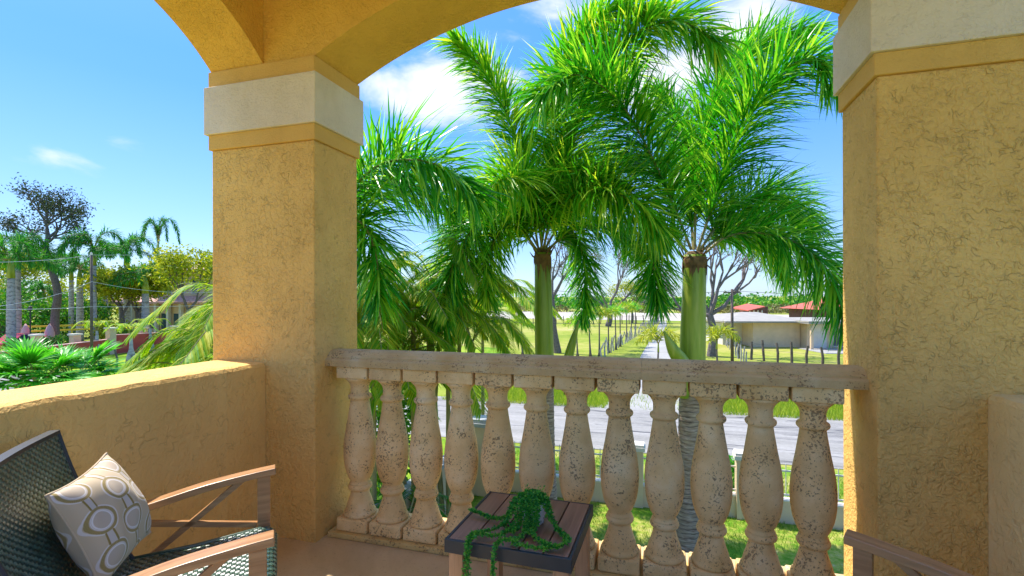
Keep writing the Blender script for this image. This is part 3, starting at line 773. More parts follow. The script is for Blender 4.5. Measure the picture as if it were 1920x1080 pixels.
# ---- front boundary: low wall with piers and picket railing
FY = 10.75
fence = athing('boundary_wall', 'low cream boundary wall between lawn and road with square piers and white pickets', 'garden wall', (0, FY, ZG))
b = MB(); b.box(-3.9, 12, FY-.075, FY+.075, ZG, ZG+.43); b.build('wall', M['cream'], fence)
b = MB(); b.box(-3.9, 12, FY-.09, FY+.09, ZG+.431, ZG+.46); b.build('coping', M['white'], fence)
xs = [(-3.98)] + [G(1196, 950, ZG).x*1.0-.0]; xs = [-4.02, -.42, 1.62, 3.9, 6.2, 8.5]
xs = [-3.95, AT(1195, 900, 10.6).x, AT(1392, 900, 9.9).x]
st = xs[2]-xs[1]
xs = [xs[1]-2*st, xs[1]-st, xs[1], xs[2]]+[xs[2]+st*k for k in (1, 2, 3)]
for x in xs:
    b = MB(); b.box(x-.13, x+.13, FY-.14, FY+.14, ZG, ZG+1.17); p = b.build('pier', M['cream'], fence, bevel=.01)
    b = MB(); b.box(x-.17, x+.17, FY-.18, FY+.18, ZG+1.171, ZG+1.25); b.box(x-.15, x+.15, FY-.16, FY+.16, ZG+1.25, ZG+1.30); q = b.build('pier_cap', M['white'], p)
for i in range(len(xs)-1):
    x0, x1 = xs[i]+.13, xs[i+1]-.13; b = MB()
    for z in (ZG+.52, ZG+.98): b.box(x0, x1, FY-.012, FY+.012, z, z+.03)
    n = int((x1-x0)/.12)
    for k in range(1, n): x = x0+(x1-x0)*k/n; b.box(x-.007, x+.007, FY-.007, FY+.007, ZG+.50, ZG+1.13)
    b.build('picket_panel', M['white'], fence)
# side boundary wall with grey coping, coming back from the corner pier
side = athing('side_wall', 'pale cream side wall with grey coping behind the first balusters', 'garden wall', (-4.0, 8, ZG))
b = MB(); b.box(-4.35, -4.2, 4.6, 10.6, ZG, ZG+1.0); b.build('wall', M['cream'], side)
b = MB(); b.box(-4.4, -4.15, 4.6, 10.6, ZG+1.001, ZG+1.08); b.build('coping', M['wallcap'], side)
b = MB(); b.box(-4.1, -3.7, 10.25, 10.65, ZG, ZG+1.52); p = b.build('pier', M['cream'], side, bevel=.01)
b = MB(); b.box(-4.16, -3.64, 10.19, 10.71, ZG+1.521, ZG+1.60); b.box(-4.12, -3.68, 10.23, 10.67, ZG+1.6, ZG+1.68); b.build('pier_cap', M['wallcap'], p)

# ---- palms -------------------------------------------------------
def leaflet(b, p, d, L_, W, grav, mi=0, twist=None):
    """narrow blade of three segments that bends down with gravity"""
    d = d.normalized(); s = d.cross(Vector((0, 0, 1)))
    if s.length < .05: s = Vector((1, 0, 0))
    s.normalize()
    if twist is not None:
        n = s.cross(d); s = s*math.cos(twist)+n*math.sin(twist)
    vs = []; q = Vector(p); dd = Vector(d); K = 3; seg = L_/K
    ws = (.45, 1.0, .72, 0)
    for k in range(K+1):
        if k < K: vs += [q-s*W*.5*ws[k], q+s*W*.5*ws[k]]
        else: vs.append(q)
        q = q+dd*seg; dd = (dd+Vector((0, 0, -grav))).normalized()
    b.add(vs, [(0, 1, 3, 2), (2, 3, 5, 4), (4, 5, 6)], mi)
def foxfrond(parent, ctrl, mats, Lmax=.62, step=.0175, per=5, W=.030, start=.12, grav=.26, rad=.022, flat=0.0, name='frond', spread=1.0):
    pts = cat_rom(ctrl, 60); b = MB()
    b.tube(pts, [rad*(1-.82*i/60)+.002 for i in range(61)], 6, 1)
    Ls = [0]
    for i in range(60): Ls.append(Ls[-1]+(pts[i+1]-pts[i]).length)
    T = Ls[-1]; s = T*start; i = 0
    while s < T*.995:
        while Ls[i+1] < s: i += 1
        t = (s-Ls[i])/(Ls[i+1]-Ls[i]); p = pts[i].lerp(pts[i+1], t); tg = (pts[i+1]-pts[i]).normalized()
        f = s/T; a = tg.cross(Vector((0, 0, 1)))
        if a.length < .1: a = Vector((1, 0, 0))
        a.normalize(); c_ = a.cross(tg)
        Lx = Lmax*1.72*min(1, .6+2.4*(f-start))*(1-.45*max(0, f-.6)/.4)
        for k in range(per):
            an = 2*PI*(k+random.random()*.8)/per
            if flat and random.random() < flat: an = random.choice((0, PI))+rnd(-.35, .35)
            d = (a*math.cos(an)+c_*math.sin(an))*spread*rnd(.7, 1.2)+tg*rnd(.35, 1.1)*(1+.9*max(0, f-.7)/.3)
            leaflet(b, p, d, Lx*rnd(.75, 1.12), W*rnd(.8, 1.15), grav*rnd(.5, 1.3), 0, rnd(-.9, .9))
        s += step
    return b.build(name, mats, parent, recalc=False)
def PX(lst): return [AT(x, y, D) for x, y, D in lst]
FM = [M['fox'], M['rachis']]; FL = [M['fox_lush'], M['rachis']]
def crownshaft_palm(label, base, top, r_base, r_mid, shaft_len, r_shaft, bulge=1.12, cat='palm tree', group=None):
    base = Vector(base); top = Vector(top)
    o = athing('foxtail_palm', label, cat, base, group=group)
    ax = (top-base); Lt = ax.length; axn = ax.normalized()
    s0 = base+axn*(Lt-shaft_len)
    n = 90; b = MB()
    pts = [base+(s0-base)*(i/n) for i in range(n+1)]; rr = []
    for i in range(n+1):
        t = i/n; r_ = r_base+(r_mid-r_base)*min(1, t*2.2); r_ *= 1+.10*math.exp(-t*14)
        rr.append(r_*(1+.035*((i % 5) == 0)-.012*((i % 5) == 1)))
    b.tube(pts, rr, 20); b.build('trunk', M['foxtrunk'], o, smooth=True)
    b = MB(); pts = [s0+axn*(shaft_len*i/20) for i in range(21)]
    b.tube(pts, [r_shaft*(bulge-(bulge-.92)*(i/20)**1.4) for i in range(21)], 22); b.build('crownshaft', M['shaft'], o, smooth=True)
    b = MB(); pts = [top+axn*(-.24+.30*i/6) for i in range(7)]
    b.tube(pts, [r_shaft*x for x in (.94, 1.0, 1.04, 1.03, .95, .8, .55)], 16)
    for k in range(10):
        a = rnd(0, 2*PI); q = top+Vector((math.cos(a)*r_shaft*.9, math.sin(a)*r_shaft*.9, rnd(-.15, .05)))
        b.tube([q, q+Vector((math.cos(a)*.05, math.sin(a)*.05, rnd(.02, .12))), q+Vector((math.cos(a)*.11, math.sin(a)*.11, rnd(.02, .2)))], [.02, .015, .004], 5)
    for k in range(26):
        a = rnd(0, 2*PI); L_ = rnd(.10, .42); w_ = rnd(.08, .3); z0_ = rnd(-.22, -.1); rr_ = r_shaft*1.045; ring_ = []
        for (da, dz) in ((-w_, 0), (w_, 0), (w_*.5, -L_*.6), (rnd(-.1, .1), -L_), (-w_*.6, -L_*.5)):
            c_ = top+axn*(z0_+dz); ring_.append(c_+Vector((math.cos(a+da)*rr_, math.sin(a+da)*rr_, 0)))
        b.add(ring_, [(0, 1, 2, 3, 4)])
    b.build('leaf_bases', M['sheath'], o, smooth=False)
    return o
random.seed(31)
D2 = 8.5
t2 = AT(1303, 478, D2); g2 = AT(1289, 1036, D2); g2.z = ZG
palm2 = crownshaft_palm('larger foxtail palm with thick green crownshaft, right of centre in front of the houses', g2, t2, .225, .20, 2.35, .196)
F2 = [
 ([(1308, 470, 8.5), (1345, 360, 8.3), (1392, 240, 8.0), (1450, 150, 7.6), (1520, 110, 7.2), (1572, 150, 6.9)], .66, FM),
 ([(1302, 468, 8.6), (1308, 330, 8.8), (1330, 210, 9.0), (1385, 120, 9.2), (1450, 70, 9.3), (1520, 60, 9.3)], .60, FM),
 ([(1296, 468, 8.5), (1265, 390, 8.3), (1220, 290, 7.9), (1160, 190, 7.4), (1080, 140, 7.0), (1010, 185, 6.7)], .64, FM),
 ([(1322, 474, 8.4), (1365, 443, 8.2), (1430, 437, 7.9), (1500, 460, 7.5), (1556, 515, 7.2), (1592, 600, 7.0)], .60, FM),
 ([(1312, 468, 8.6), (1365, 400, 8.9), (1430, 365, 9.2), (1490, 385, 9.5), (1530, 430, 9.7)], .60, FM),
 ([(1288, 472, 8.4), (1258, 440, 8.2), (1232, 450, 8.0), (1226, 510, 7.85), (1236, 575, 7.8)], .42, FM),
 ([(1300, 468, 8.7), (1290, 340, 9.2), (1270, 230, 9.7), (1235, 170, 10.0)], .5, FM),
 ([(1316, 470, 8.6), (1390, 420, 9.2), (1450, 450, 9.7), (1478, 530, 10.0)], .46, FL),
]
for c_, Lm, mt in F2: foxfrond(palm2, PX(c_), mt, Lm, flat=.15)
sp_ = MB()   # unopened spear and flower sheath
D1 = 9.6
t1 = AT(1017, 474, D1); g1 = AT(1027, 990, D1); g1.z = ZG
palm1 = crownshaft_palm('slimmer foxtail palm with pale green crownshaft, left of centre above the balustrade', g1, t1, .21, .165, 2.45, .165)
F1 = [
 ([(1010, 470, 9.6), (988, 340, 9.4), (950, 215, 9.1), (902, 125, 8.8), (845, 75, 8.5)], .56, FL),
 ([(1019, 468, 9.6), (1035, 405, 9.2), (1080, 365, 8.6), (1140, 360, 8.0), (1200, 385, 7.6), (1240, 435, 7.4)], .70, FL),
 ([(1016, 468, 9.6), (1008, 400, 9.1), (985, 345, 8.4), (945, 335, 7.8), (905, 365, 7.4)], .60, FL),
 ([(1008, 470, 9.6), (962, 412, 9.2), (908, 412, 8.8), (862, 465, 8.4), (838, 540, 8.2), (828, 600, 8.1)], .60, FM),
 ([(1006, 472, 9.5), (975, 430, 9.1), (935, 440, 8.7), (912, 500, 8.4), (915, 560, 8.3)], .42, FL),
 ([(1026, 472, 9.7), (1060, 440, 9.9), (1090, 468, 10.0), (1098, 540, 10.1), (1092, 600, 10.1)], .42, FM),
 ([(1018, 468, 9.6), (1055, 330, 9.2), (1105, 180, 8.4), (1180, 75, 7.7), (1270, 40, 7.1), (1350, 85, 6.8)], .62, FL),
 ([(1021, 468, 9.7), (1080, 370, 10.1), (1145, 300, 10.4), (1205, 310, 10.6)], .55, FM),
 ([(1016, 468, 9.6), (1012, 410, 9.3), (1030, 350, 8.9), (1075, 320, 8.5), (1125, 330, 8.2), (1160, 370, 8.0)], .52, FL),
 ([(1022, 470, 9.7), (1090, 425, 9.9), (1160, 425, 10.1), (1205, 480, 10.3)], .5, FM),
 ([(1012, 468, 9.6), (970, 400, 9.9), (915, 370, 10.1), (870, 390, 10.3), (840, 440, 10.4)], .55, FM),
 ([(1014, 468, 9.6), (1040, 300, 9.4), (1040, 170, 8.8), (1090, 80, 8.2), (1150, 20, 7.8), (1230, 20, 7.4)], .52, FL),
]
for c_, Lm, mt in F1: foxfrond(palm1, PX(c_), mt, Lm, flat=.15)
# fallen spathes that stand against the shafts
for par, pts, wd in ((palm2, [(1282, 690, 8.3), (1262, 655, 8.2), (1245, 622, 8.15)], .13), (palm1, [(1062, 690, 9.4), (1074, 640, 9.35), (1086, 600, 9.3)], .09)):
    q = PX(pts); b = MB(); pp = cat_rom([q[0]+Vector((0, 0, -.5))]+q, 14); n = len(pp)
    b.tube(pp, [wd*(.55+.5*math.sin(PI*min(1, i/n*1.1)))*(1-(i/n)**3) + .006 for i in range(n)], 8); b.build('spathe', M['shaft'], par, smooth=True)
# third foxtail, mostly behind the left pillar
t3 = AT(612, 470, 7.4); g3 = AT(700, 1000, 7.0); g3.z = ZG
palm3 = crownshaft_palm('foxtail palm half hidden behind the left pillar, with fronds reaching in from the left', g3, t3, .17, .14, 1.9, .14)
F3 = [
 ([(614, 462, 7.4), (650, 370, 7.1), (710, 310, 6.8), (780, 300, 6.5), (840, 320, 6.3), (890, 370, 6.2)], .62, FM),
 ([(614, 462, 7.4), (655, 390, 7.6), (720, 350, 7.9), (790, 350, 8.2), (850, 390, 8.4)], .60, FM),
 ([(612, 465, 7.4), (640, 420, 7.0), (680, 420, 6.7), (705, 480, 6.5), (712, 560, 6.4)], .55, FM),
 ([(612, 462, 7.4), (600, 380, 7.1), (590, 320, 6.6), (600, 290, 6.1)], .5, FM),
 ([(610, 465, 7.4), (570, 420, 7.6), (520, 440, 7.8), (500, 520, 7.9)], .5, FM),
]
for c_, Lm, mt in F3: foxfrond(palm3, PX(c_), mt, Lm, flat=.15, per=4)

# ---- clumps of feather palms (flat pinnate fronds)
def featherfrond(parent, pts_c, m, Lmax=.45, step=.03, W=.028, grav=.25, start=.2, rad=.014, ang=.75, name='frond', droop=.25):
    pts = cat_rom(pts_c, 40); b = MB(); b.tube(pts, [rad*(1-.8*i/40)+.001 for i in range(41)], 5, 1)
    Ls = [0]
    for i in range(40): Ls.append(Ls[-1]+(pts[i+1]-pts[i]).length)
    T = Ls[-1]; s = T*start; i = 0
    while s < T*.99:
        while Ls[i+1] < s: i += 1
        t = (s-Ls[i])/(Ls[i+1]-Ls[i]); p = pts[i].lerp(pts[i+1], t); tg = (pts[i+1]-pts[i]).normalized()
        a = tg.cross(Vector((0, 0, 1)))
        if a.length < .1: a = Vector((1, 0, 0))
        a.normalize(); n = a.cross(tg); f = s/T
        Lx = Lmax*(.45+.55*math.sin(PI*min(1, max(0, (f-start)/(1-start))*.85+.12)))
        for sg in (-1, 1):
            d = a*sg+tg*ang*(1+f*.7)+n*rnd(-.05, .35)-Vector((0, 0, droop))
            leaflet(b, p, d, Lx*rnd(.85, 1.1), W*rnd(.8, 1.1), grav*rnd(.6, 1.4), 0, rnd(-.3, .3))
        s += step
    return b.build(name, [m, M['rachis']], parent, recalc=False)
def areca(label, base, stems, name='feather_palm_clump', seedv=1, Lf=2.0, m='areca', cat='palm', nf=7, stem_r=.05, Lmax=.45, Wl=.03, lift=(.35, 1.0)):
    random.seed(seedv); base = Vector(base); o = athing(name, label, cat, base)
    for (dx, dy, h) in stems:
        b = MB(); p0 = base+Vector((dx*.3, dy*.3, 0)); p1 = base+Vector((dx, dy, h))
        pts = cat_rom([p0, p0.lerp(p1, .5)+Vector((dx*.05, dy*.05, 0)), p1], 14)
        b.tube(pts, [stem_r*(1-.25*i/14)*(1.08 if i % 3 == 0 else 1) for i in range(15)], 8); b.build('stem', M['rachis'], o, smooth=True)
        for k in range(nf):
            a = 2*PI*k/nf+rnd(-.3, .3); L_ = Lf*rnd(.75, 1.1); el = rnd(*lift)
            c = math.cos(a); s = math.sin(a)
            q = [p1, p1+Vector((c*.22*L_, s*.22*L_, .34*L_*el)), p1+Vector((c*.52*L_, s*.52*L_, .44*L_*el)), p1+Vector((c*.80*L_, s*.80*L_, .25*L_*el-.08*L_)), p1+Vector((c*L_, s*L_, -.10*L_))]
            featherfrond(o, q, M[m], Lmax, .024, Wl*.8)
    return o
pA = AT(775, 600, 8.6); pA.z = ZG
areca('yellow-green feather palm clump right of the left pillar, above the rail', pA, [(0, 0, 4.2), (.35, .3, 3.7), (-.5, .25, 4.0), (-.2, -.35, 3.2), (-.75, -.1, 4.5), (.1, .5, 4.7), (.5, -.2, 2.9)], seedv=4, Lf=1.5)
pB = AT(478, 640, 8.0); pB.z = ZG
areca('yellow-green feather palm clump left of the left pillar, above the parapet', pB, [(0, 0, 4.0), (.4, .3, 3.8), (-.35, .3, 3.7), (-.25, -.3, 3.3), (.2, -.2, 3.5), (-.1, .1, 2.8), (-.6, 0, 3.4), (-.3, -.5, 3.0)], seedv=9, Lf=1.6, nf=8)
pE = AT(700, 600, 8.0); pE.z = ZG
areca('deep green feather palm clump tight against the right side of the left pillar', pE, [(0, 0, 3.7), (.3, .2, 3.2), (-.3, .1, 4.0), (.1, .4, 2.8)], seedv=24, Lf=1.3, m='areca', nf=8)
pF = AT(840, 600, 9.4); pF.z = ZG
areca('green feather palm clump behind the drooping fronds of the slimmer foxtail palm', pF, [(0, 0, 4.2), (.4, .2, 3.5), (-.4, .1, 3.9), (.1, .4, 4.6)], seedv=25, Lf=1.4, m='areca', nf=8)
pC = AT(905, 640, 12.4); pC.z = ZG
areca('golden feather palm behind the slimmer foxtail trunk, left of it', pC, [(0, 0, 4.1), (-.5, .2, 3.7)], seedv=12, Lf=2.0, nf=8)
pD = AT(730, 800, 7.6); pD.z = ZG
areca('low green feather palm between the first balusters', pD, [(0, 0, .7), (.2, .2, .9), (-.3, .1, .5)], seedv=13, Lf=1.05, m='bush', nf=7, Lmax=.32)

# ---- fan palm, lower left
def fan_palm(label, base, crown, nleaf, Rl, seedv):
    random.seed(seedv); o = athing('fan_palm', label, 'palm', base)
    base = Vector(base); crown = Vector(crown)
    b = MB(); b.tube([base, base.lerp(crown, .5), crown], [.13, .11, .12], 12); b.build('trunk', M['darkbark'], o, smooth=True)
    for k in range(nleaf):
        a = k*2.399; el = rnd(.0, 1.25)-.25*(k/nleaf); d = Vector((math.cos(a)*math.cos(el), math.sin(a)*math.cos(el), math.sin(el)))
        st_ = rnd(.55, .85); q = crown+d*st_; b = MB(); b.tube([crown, crown+d*st_*.5+Vector((0, 0, .03)), q], [.015, .012, .01], 5, 1)
        fd = (d+Vector((0, 0, -.25))).normalized(); s = fd.cross(Vector((0, 0, 1))).normalized(); n = s.cross(fd)
        NN = 44
        for j in range(NN):
            an = (j/(NN-1)-.5)*2*R(118); dd = fd*math.cos(an)+s*math.sin(an)+n*(.22*abs(math.sin(an))); L_ = Rl*rnd(.88, 1.05)*(.75+.25*math.cos(an*.6))
            leaflet(b, q, dd, L_, .052, .10 if random.random() < .6 else .3, 0, rnd(-.4, .4))
        b.build('fan_leaf', [M['fan'], M['rachis']], o, recalc=False)
    return o
c_ = AT(70, 728, 10.5); fb = Vector(c_); fb.z = ZG
fan_palm('bright green fan palm just beyond the left parapet, lower left corner', fb, c_, 34, .66, 8)
c_ = AT(140, 722, 11.5); fb = Vector(c_); fb.z = ZG
fan_palm('smaller fan palm with drooping leaf tips, right of the bright fan palm', fb, c_, 26, .60, 18)
#@@TAIL
# ---- far setting, right and centre -------------------------------------------------
def posts(row, hgt, r_, m, name, label, cat, group, n, jit=.02):
    pass
def gp(x, y): return G(x, y, ZG)
random.seed(41)
# wire fences either side of the driveway
def wire_fence(label, p0, p1, n, h=1.15, pm='post', wires=3, r_=.05, lean=.06):
    p0 = Vector(p0); p1 = Vector(p1); o = athing('wire_fence', label, 'fence', p0)
    for i in range(n+1):
        t = i/n; p = p0.lerp(p1, t); hh = h*rnd(.85, 1.15); b = MB()
        b.tube([p, p+Vector((rnd(-lean, lean), rnd(-lean, lean), hh*.5)), p+Vector((rnd(-lean, lean)*1.5, rnd(-lean, lean)*1.5, hh))], [r_*rnd(.8, 1.2), r_, r_*.8], 6); b.build('post', M[pm], o)
    for k in range(wires):
        b = MB(); z = h*(.3+.28*k); b.tube([p0.lerp(p1, i/n)+Vector((0, 0, z+rnd(-.02, .02))) for i in range(n+1)], .008, 4); b.build('wire', M['wire'], o)
    return o
wire_fence('long wire fence with leaning grey posts along the left side of the driveway', gp(1128, 672), gp(1240, 602), 44, pm='paleposts', r_=.06, lean=.14)
wire_fence('wire fence with thin grey posts along the right side of the driveway', gp(1400, 690), gp(1335, 620), 22, pm='paleposts')
wire_fence('wire fence with thick dark posts in front of the cream house', gp(1385, 672), gp(1640, 700), 9, pm='post', r_=.08, h=1.3)
wire_fence('short dark post fence between the lawn and the left palms', gp(170, 700), gp(300, 678), 3, pm='post', r_=.06, h=1.1)
wire_fence('distant wire fence crossing the dry field', gp(880, 612), gp(1245, 606), 26, pm='post', r_=.07, h=1.3)

# slim young palms along the fence
def young_palm(px, py, top, label, m='areca', nf=6, Lf=.9, D=None):
    g = gp(px, py); Dp = (g-EYE).dot(fw); h = (py-top)/FPX*Dp
    o = athing('young_palm', label, 'palm tree', g, group='young palms along the driveway fence')
    b = MB(); p1 = g+Vector((rnd(-.1, .1), 0, h)); pts = [g.lerp(p1, i/8) for i in range(9)]
    b.tube(pts, [.13, .085, .07, .06, .055, .05, .05, .05, .05], 8); b.build('trunk', M['bark'], o, smooth=True)
    b = MB(); b.tube([p1, p1+Vector((0, 0, .5))], [.06, .035], 8); b.build('crownshaft', M['shaft'], o, smooth=True)
    p2 = p1+Vector((0, 0, .45))
    for k in range(nf):
        a = 2*PI*k/nf+rnd(-.3, .3); c = math.cos(a)*Lf; s = math.sin(a)*Lf; u = rnd(.5, 1.1)*Lf
        foxfrond(o, [p2, p2+Vector((c*.25, s*.25, u*.5)), p2+Vector((c*.6, s*.6, u*.6)), p2+Vector((c, s, u*.15))], [M[m], M['rachis']], .34, .09, 4, .05, rad=.015)
    return o
yp = [(1083, 668, 622), (1107, 668, 610), (1124, 668, 606), (1141, 662, 604), (1155, 656, 598), (1163, 650, 596), (1175, 640, 590), (1183, 636, 588), (1191, 630, 584), (980, 664, 622)]
nm = ['second', 'third', 'fourth', 'fifth', 'sixth', 'seventh', 'eighth', 'farthest']
for i, (x, y, t) in enumerate(yp):
    lab = ('young palm standing alone left of the slimmer foxtail trunk' if i == 9 else 'young palm nearest the slimmer foxtail trunk, first of the fence row' if i == 0 else f'thin young palm in the fence row, {nm[i-1]} from the left')
    young_palm(x, y, t, lab, ['areca', 'fan', 'ylw'][i % 3])
for x, y, t, lab in ((1345, 690, 655, 'young yellow-green palm right beside the thick green crownshaft'), (1232, 700, 660, 'young palm behind the green spathe, left of the thick crownshaft')):
    young_palm(x, y, t, lab, 'ylw', 7, 1.3)

# broad-leaved trees
def limbs(b, p, d, L_, r_, depth, tips, spread=.6, up_=.15):
    d = d.normalized(); mid = p+d*L_*.5+Vector((rnd(-1, 1), rnd(-1, 1), rnd(-1, 1)))*L_*.08; q = p+d*L_+Vector((rnd(-1, 1), rnd(-1, 1), rnd(-.5, 1)))*L_*.10
    b.tube([p, mid, q], [r_, r_*.82, r_*.62], 6 if r_ > .04 else 4, cap=False)
    tips.append((q, depth))
    if depth == 0: return
    for k in range(random.choice((2, 3, 3))):
        nd_ = (d+Vector((rnd(-1, 1), rnd(-1, 1), rnd(-.6, .8)))*spread+Vector((0, 0, up_))).normalized()
        limbs(b, q, nd_, L_*rnd(.62, .85), r_*.6, depth-1, tips, spread, up_)
def tree(label, base, h, m, seedv, name='broadleaf_tree', r_=.25, dirs=None, depth=4, leaves=26, ls=.16, cl=.6, L0=None, trunk=None, bark='bark', group=None, spread=.6, up_=.15, leafdepth=1):
    random.seed(seedv); base = Vector(base); o = athing(name, label, 'tree', base, group=group); b = MB(); tips = []
    tp = [base+Vector(t) for t in (trunk or [(0, 0, 0), (.1, 0, h*.2), (0, .05, h*.4)])]
    pts = cat_rom(tp, 12); b.tube(pts, [r_*(1.15-.4*i/12) for i in range(13)], 10)
    for d in (dirs or [(-.7, .2, 1), (.6, .3, 1), (0, -.5, 1), (.2, .6, 1.1)]):
        limbs(b, pts[-1], Vector(d), (L0 or h*.2)*rnd(.85, 1.15), r_*.55, depth, tips, spread, up_)
    b.build('trunk', M[bark], o)
    b = MB()
    for q, dp in tips:
        if dp > leafdepth: continue
        for k in range(leaves):
            p = q+Vector((random.gauss(0, 1), random.gauss(0, 1), random.gauss(0, .7)))*cl*.5
            leaf(b, p, Vector((rnd(-1, 1), rnd(-1, 1), rnd(-1, .6))), ls*rnd(.7, 1.3), ls*rnd(.45, .7))
    b.build('crown', M[m], o, recalc=False)
    return o
# bare tree right of the thick crownshaft, with one long limb to the left
g = gp(1334, 668)
tree('nearly bare grey tree behind the thick crownshaft, one long limb reaching left', g, 8, 'olive', 51, r_=.30, trunk=[(0, 0, 0), (.15, 0, 1.6), (-.1, 0, 3.0)], dirs=[(.45, 0, 1.2), (.1, .2, 1.3), (-.3, .1, 1), (-1.6, -.1, .15), (.9, .2, .7)], depth=4, leaves=3, ls=.13, cl=.5, L0=2.0)
g = gp(1046, 662)
tree('leaning bare grey tree directly behind the slimmer foxtail trunk', g, 9, 'olive', 52, r_=.27, trunk=[(0, 0, 0), (-.35, 0, 2), (-.45, 0, 4.2)], dirs=[(-.5, 0, 1), (.5, .1, 1), (0, .3, 1.3)], depth=4, leaves=3, ls=.13, cl=.5, L0=1.6)
g = gp(1140, 612)
tree('spreading tree with sparse brownish-green crown behind the young palms', g, 9, 'olive', 53, r_=.4, trunk=[(0, 0, 0), (.3, 0, 1.2), (.2, 0, 2.2)], dirs=[(-1, 0, .7), (1, 0, .7), (.3, .4, 1), (-.4, -.3, 1), (1.4, 0, .3)], depth=4, leaves=9, ls=.26, cl=1.2, L0=3.2)
g = gp(1185, 606)
tree('small leafy yellow-green tree beyond the end of the young palm row', g, 5, 'ylw', 54, r_=.2, depth=3, leaves=30, ls=.25, cl=1.3, L0=1.6)
# long tree line on the horizon, one mass
def mass(name, label, m, spots, ls, n, cat, seedv=1):
    random.seed(seedv); b = MB()
    for (x, y, z, rx, rz_) in spots:
        for k in range(n):
            a = rnd(0, 2*PI); e = math.asin(rnd(-.2, 1)); rr = rnd(.6, 1.05)
            p = Vector((x+rx*rr*math.cos(a)*math.cos(e), y+rx*.7*rr*math.sin(a)*math.cos(e), z+rz_*rr*math.sin(e)))
            leaf(b, p, Vector((rnd(-1, 1), rnd(-1, 1), rnd(-1, 1))), ls*rnd(.7, 1.4), ls*rnd(.5, .8))
    o = b.build(name, M[m], recalc=False); o['label'] = label; o['category'] = cat; o['kind'] = 'stuff'; return o
random.seed(60); sp1 = []
for k in range(150):
    x = -260+rnd(0, 560); y = rnd(165, 260); sp1.append((x, y, ZG-.5, rnd(7, 15), rnd(3, 6.5)))
mass('woodland', 'low green woodland along the horizon beyond the field', 'bush', sp1, 1.3, 230, 'woodland', 61)
sp1 = []
for k in range(46):
    x = rnd(-110, 60); y = rnd(130, 150); sp1.append((x, y, ZG-.3, rnd(2, 5), rnd(1.2, 3)))
mass('scrub', 'grey-green scrub at the far edge of the pale sand', 'olive', sp1, .8, 130, 'scrub', 62)

# houses on the right
hA = gp(1412, 651); hB = gp(1500, 651)
def oriented(p, q):
    d = (Vector(q)-Vector(p)); d.z = 0; L_ = d.length; d.normalize(); n = Vector((-d.y, d.x, 0))
    return Matrix(((d.x, n.x, 0, p[0]), (d.y, n.y, 0, p[1]), (0, 0, 1, ZG), (0, 0, 0, 1))), L_
mt, Lh = oriented(hA, hB)
house = athing('cream_house', 'cream bungalow with pale grey hipped roof and flat white porch, right of the pole', 'house', (hA.x, hA.y, ZG))
b = MB(); b.box(0, Lh, 0, 9, 0, 2.25, mat=mt); b.build('wall', M['cream'], house)
b = MB(); b.box(-1.7, -.002, 2.2, 9, 0, 2.15, mat=mt); b.build('side_wall', M['white'], house)
b = MB()
ov = .7; z0 = 2.1; z1 = 2.85
c = [(-2.6, -ov), (Lh+ov, -ov), (Lh+ov, 9+ov), (-2.6, 9+ov)]; rg = [(1.0, 4.5), (Lh-1.6, 4.5)]
vs = [mt @ Vector((x, y, z0)) for x, y in c]+[mt @ Vector((x, y, z0+.14)) for x, y in c]+[mt @ Vector((x, y, z1)) for x, y in rg]
b.add(vs, [(3, 2, 1, 0), (0, 1, 5, 4), (1, 2, 6, 5), (2, 3, 7, 6), (3, 0, 4, 7), (4, 5, 9, 8), (5, 6, 9), (6, 7, 8, 9), (7, 4, 8)])
b.build('roof', M['greyroof'], house)
# porch wing
b = MB(); b.box(Lh+.05, Lh+8, -1.0, 5, 0, 2.1, mat=mt); b.build('porch_wall', M['cream'], house)
b = MB(); b.box(Lh-.6, Lh+8.5, -2.4, 5.2, 2.101, 2.32, mat=mt); b.build('porch_roof', M['greyroof'], house)
b = MB(); b.box(Lh-.3, Lh-.1, -2.2, -2.0, 0, 2.1, mat=mt); b.build('porch_post', M['cream'], house)
b = MB(); b.box(Lh+.5, Lh+1.6, -1.05, -1.002, .02, 2.0, mat=mt); b.build('door', M['white'], house)
for k, xw in enumerate((2.1, 2.75)):
    b = MB(); b.box(Lh+xw, Lh+xw+.55, -1.06, -1.003, .15, 1.75, mat=mt); f_ = b.build('window', M['white'], house)
    b = MB(); b.box(Lh+xw+.06, Lh+xw+.49, -1.075, -1.062, .22, 1.68, mat=mt); b.build('pane', M['glass'], f_)
b = MB(); b.box(-1.5, -1.2, 2.12, 2.198, .9, 1.7, mat=mt); b.build('window', M['glass'], house)
b = MB(); b.box(Lh-.8, Lh+9, -5.0, -1.1, 0.004, .05, mat=mt); struct(b.build('paving', M['concrete']))
# timber cottage with red roof and white railing
g = AT(1396, 587, 62); q = AT(1440, 587, 62); mt2, L2 = oriented(g, q)
cot = athing('small_house', 'small dark timber house on stilts with red roof and white balcony railing', 'house', (g.x, g.y, ZG))
zb = .9
b = MB(); b.box(L2*.42, L2, 0, 4, 0, 3.0, mat=mt2); b.build('wall', M['brownwall'], cot)
b = MB(); b.box(0, L2*.60, -1.2, 3, .4, zb, mat=mt2); b.build('deck', M['white'], cot)
b = MB(); b.add([mt2 @ Vector(v) for v in ((-.2, -1.4, 2.5), (L2*.64, -1.4, 2.95), (L2*.64, 3.2, 3.2), (-.2, 3.2, 2.7), (-.2, -1.4, 2.6), (L2*.64, -1.4, 3.1), (L2*.64, 3.2, 3.35), (-.2, 3.2, 2.85))], [(3, 2, 1, 0), (4, 5, 6, 7), (0, 1, 5, 4), (1, 2, 6, 5), (2, 3, 7, 6), (3, 0, 4, 7)]); b.build('roof', M['redroof'], cot)
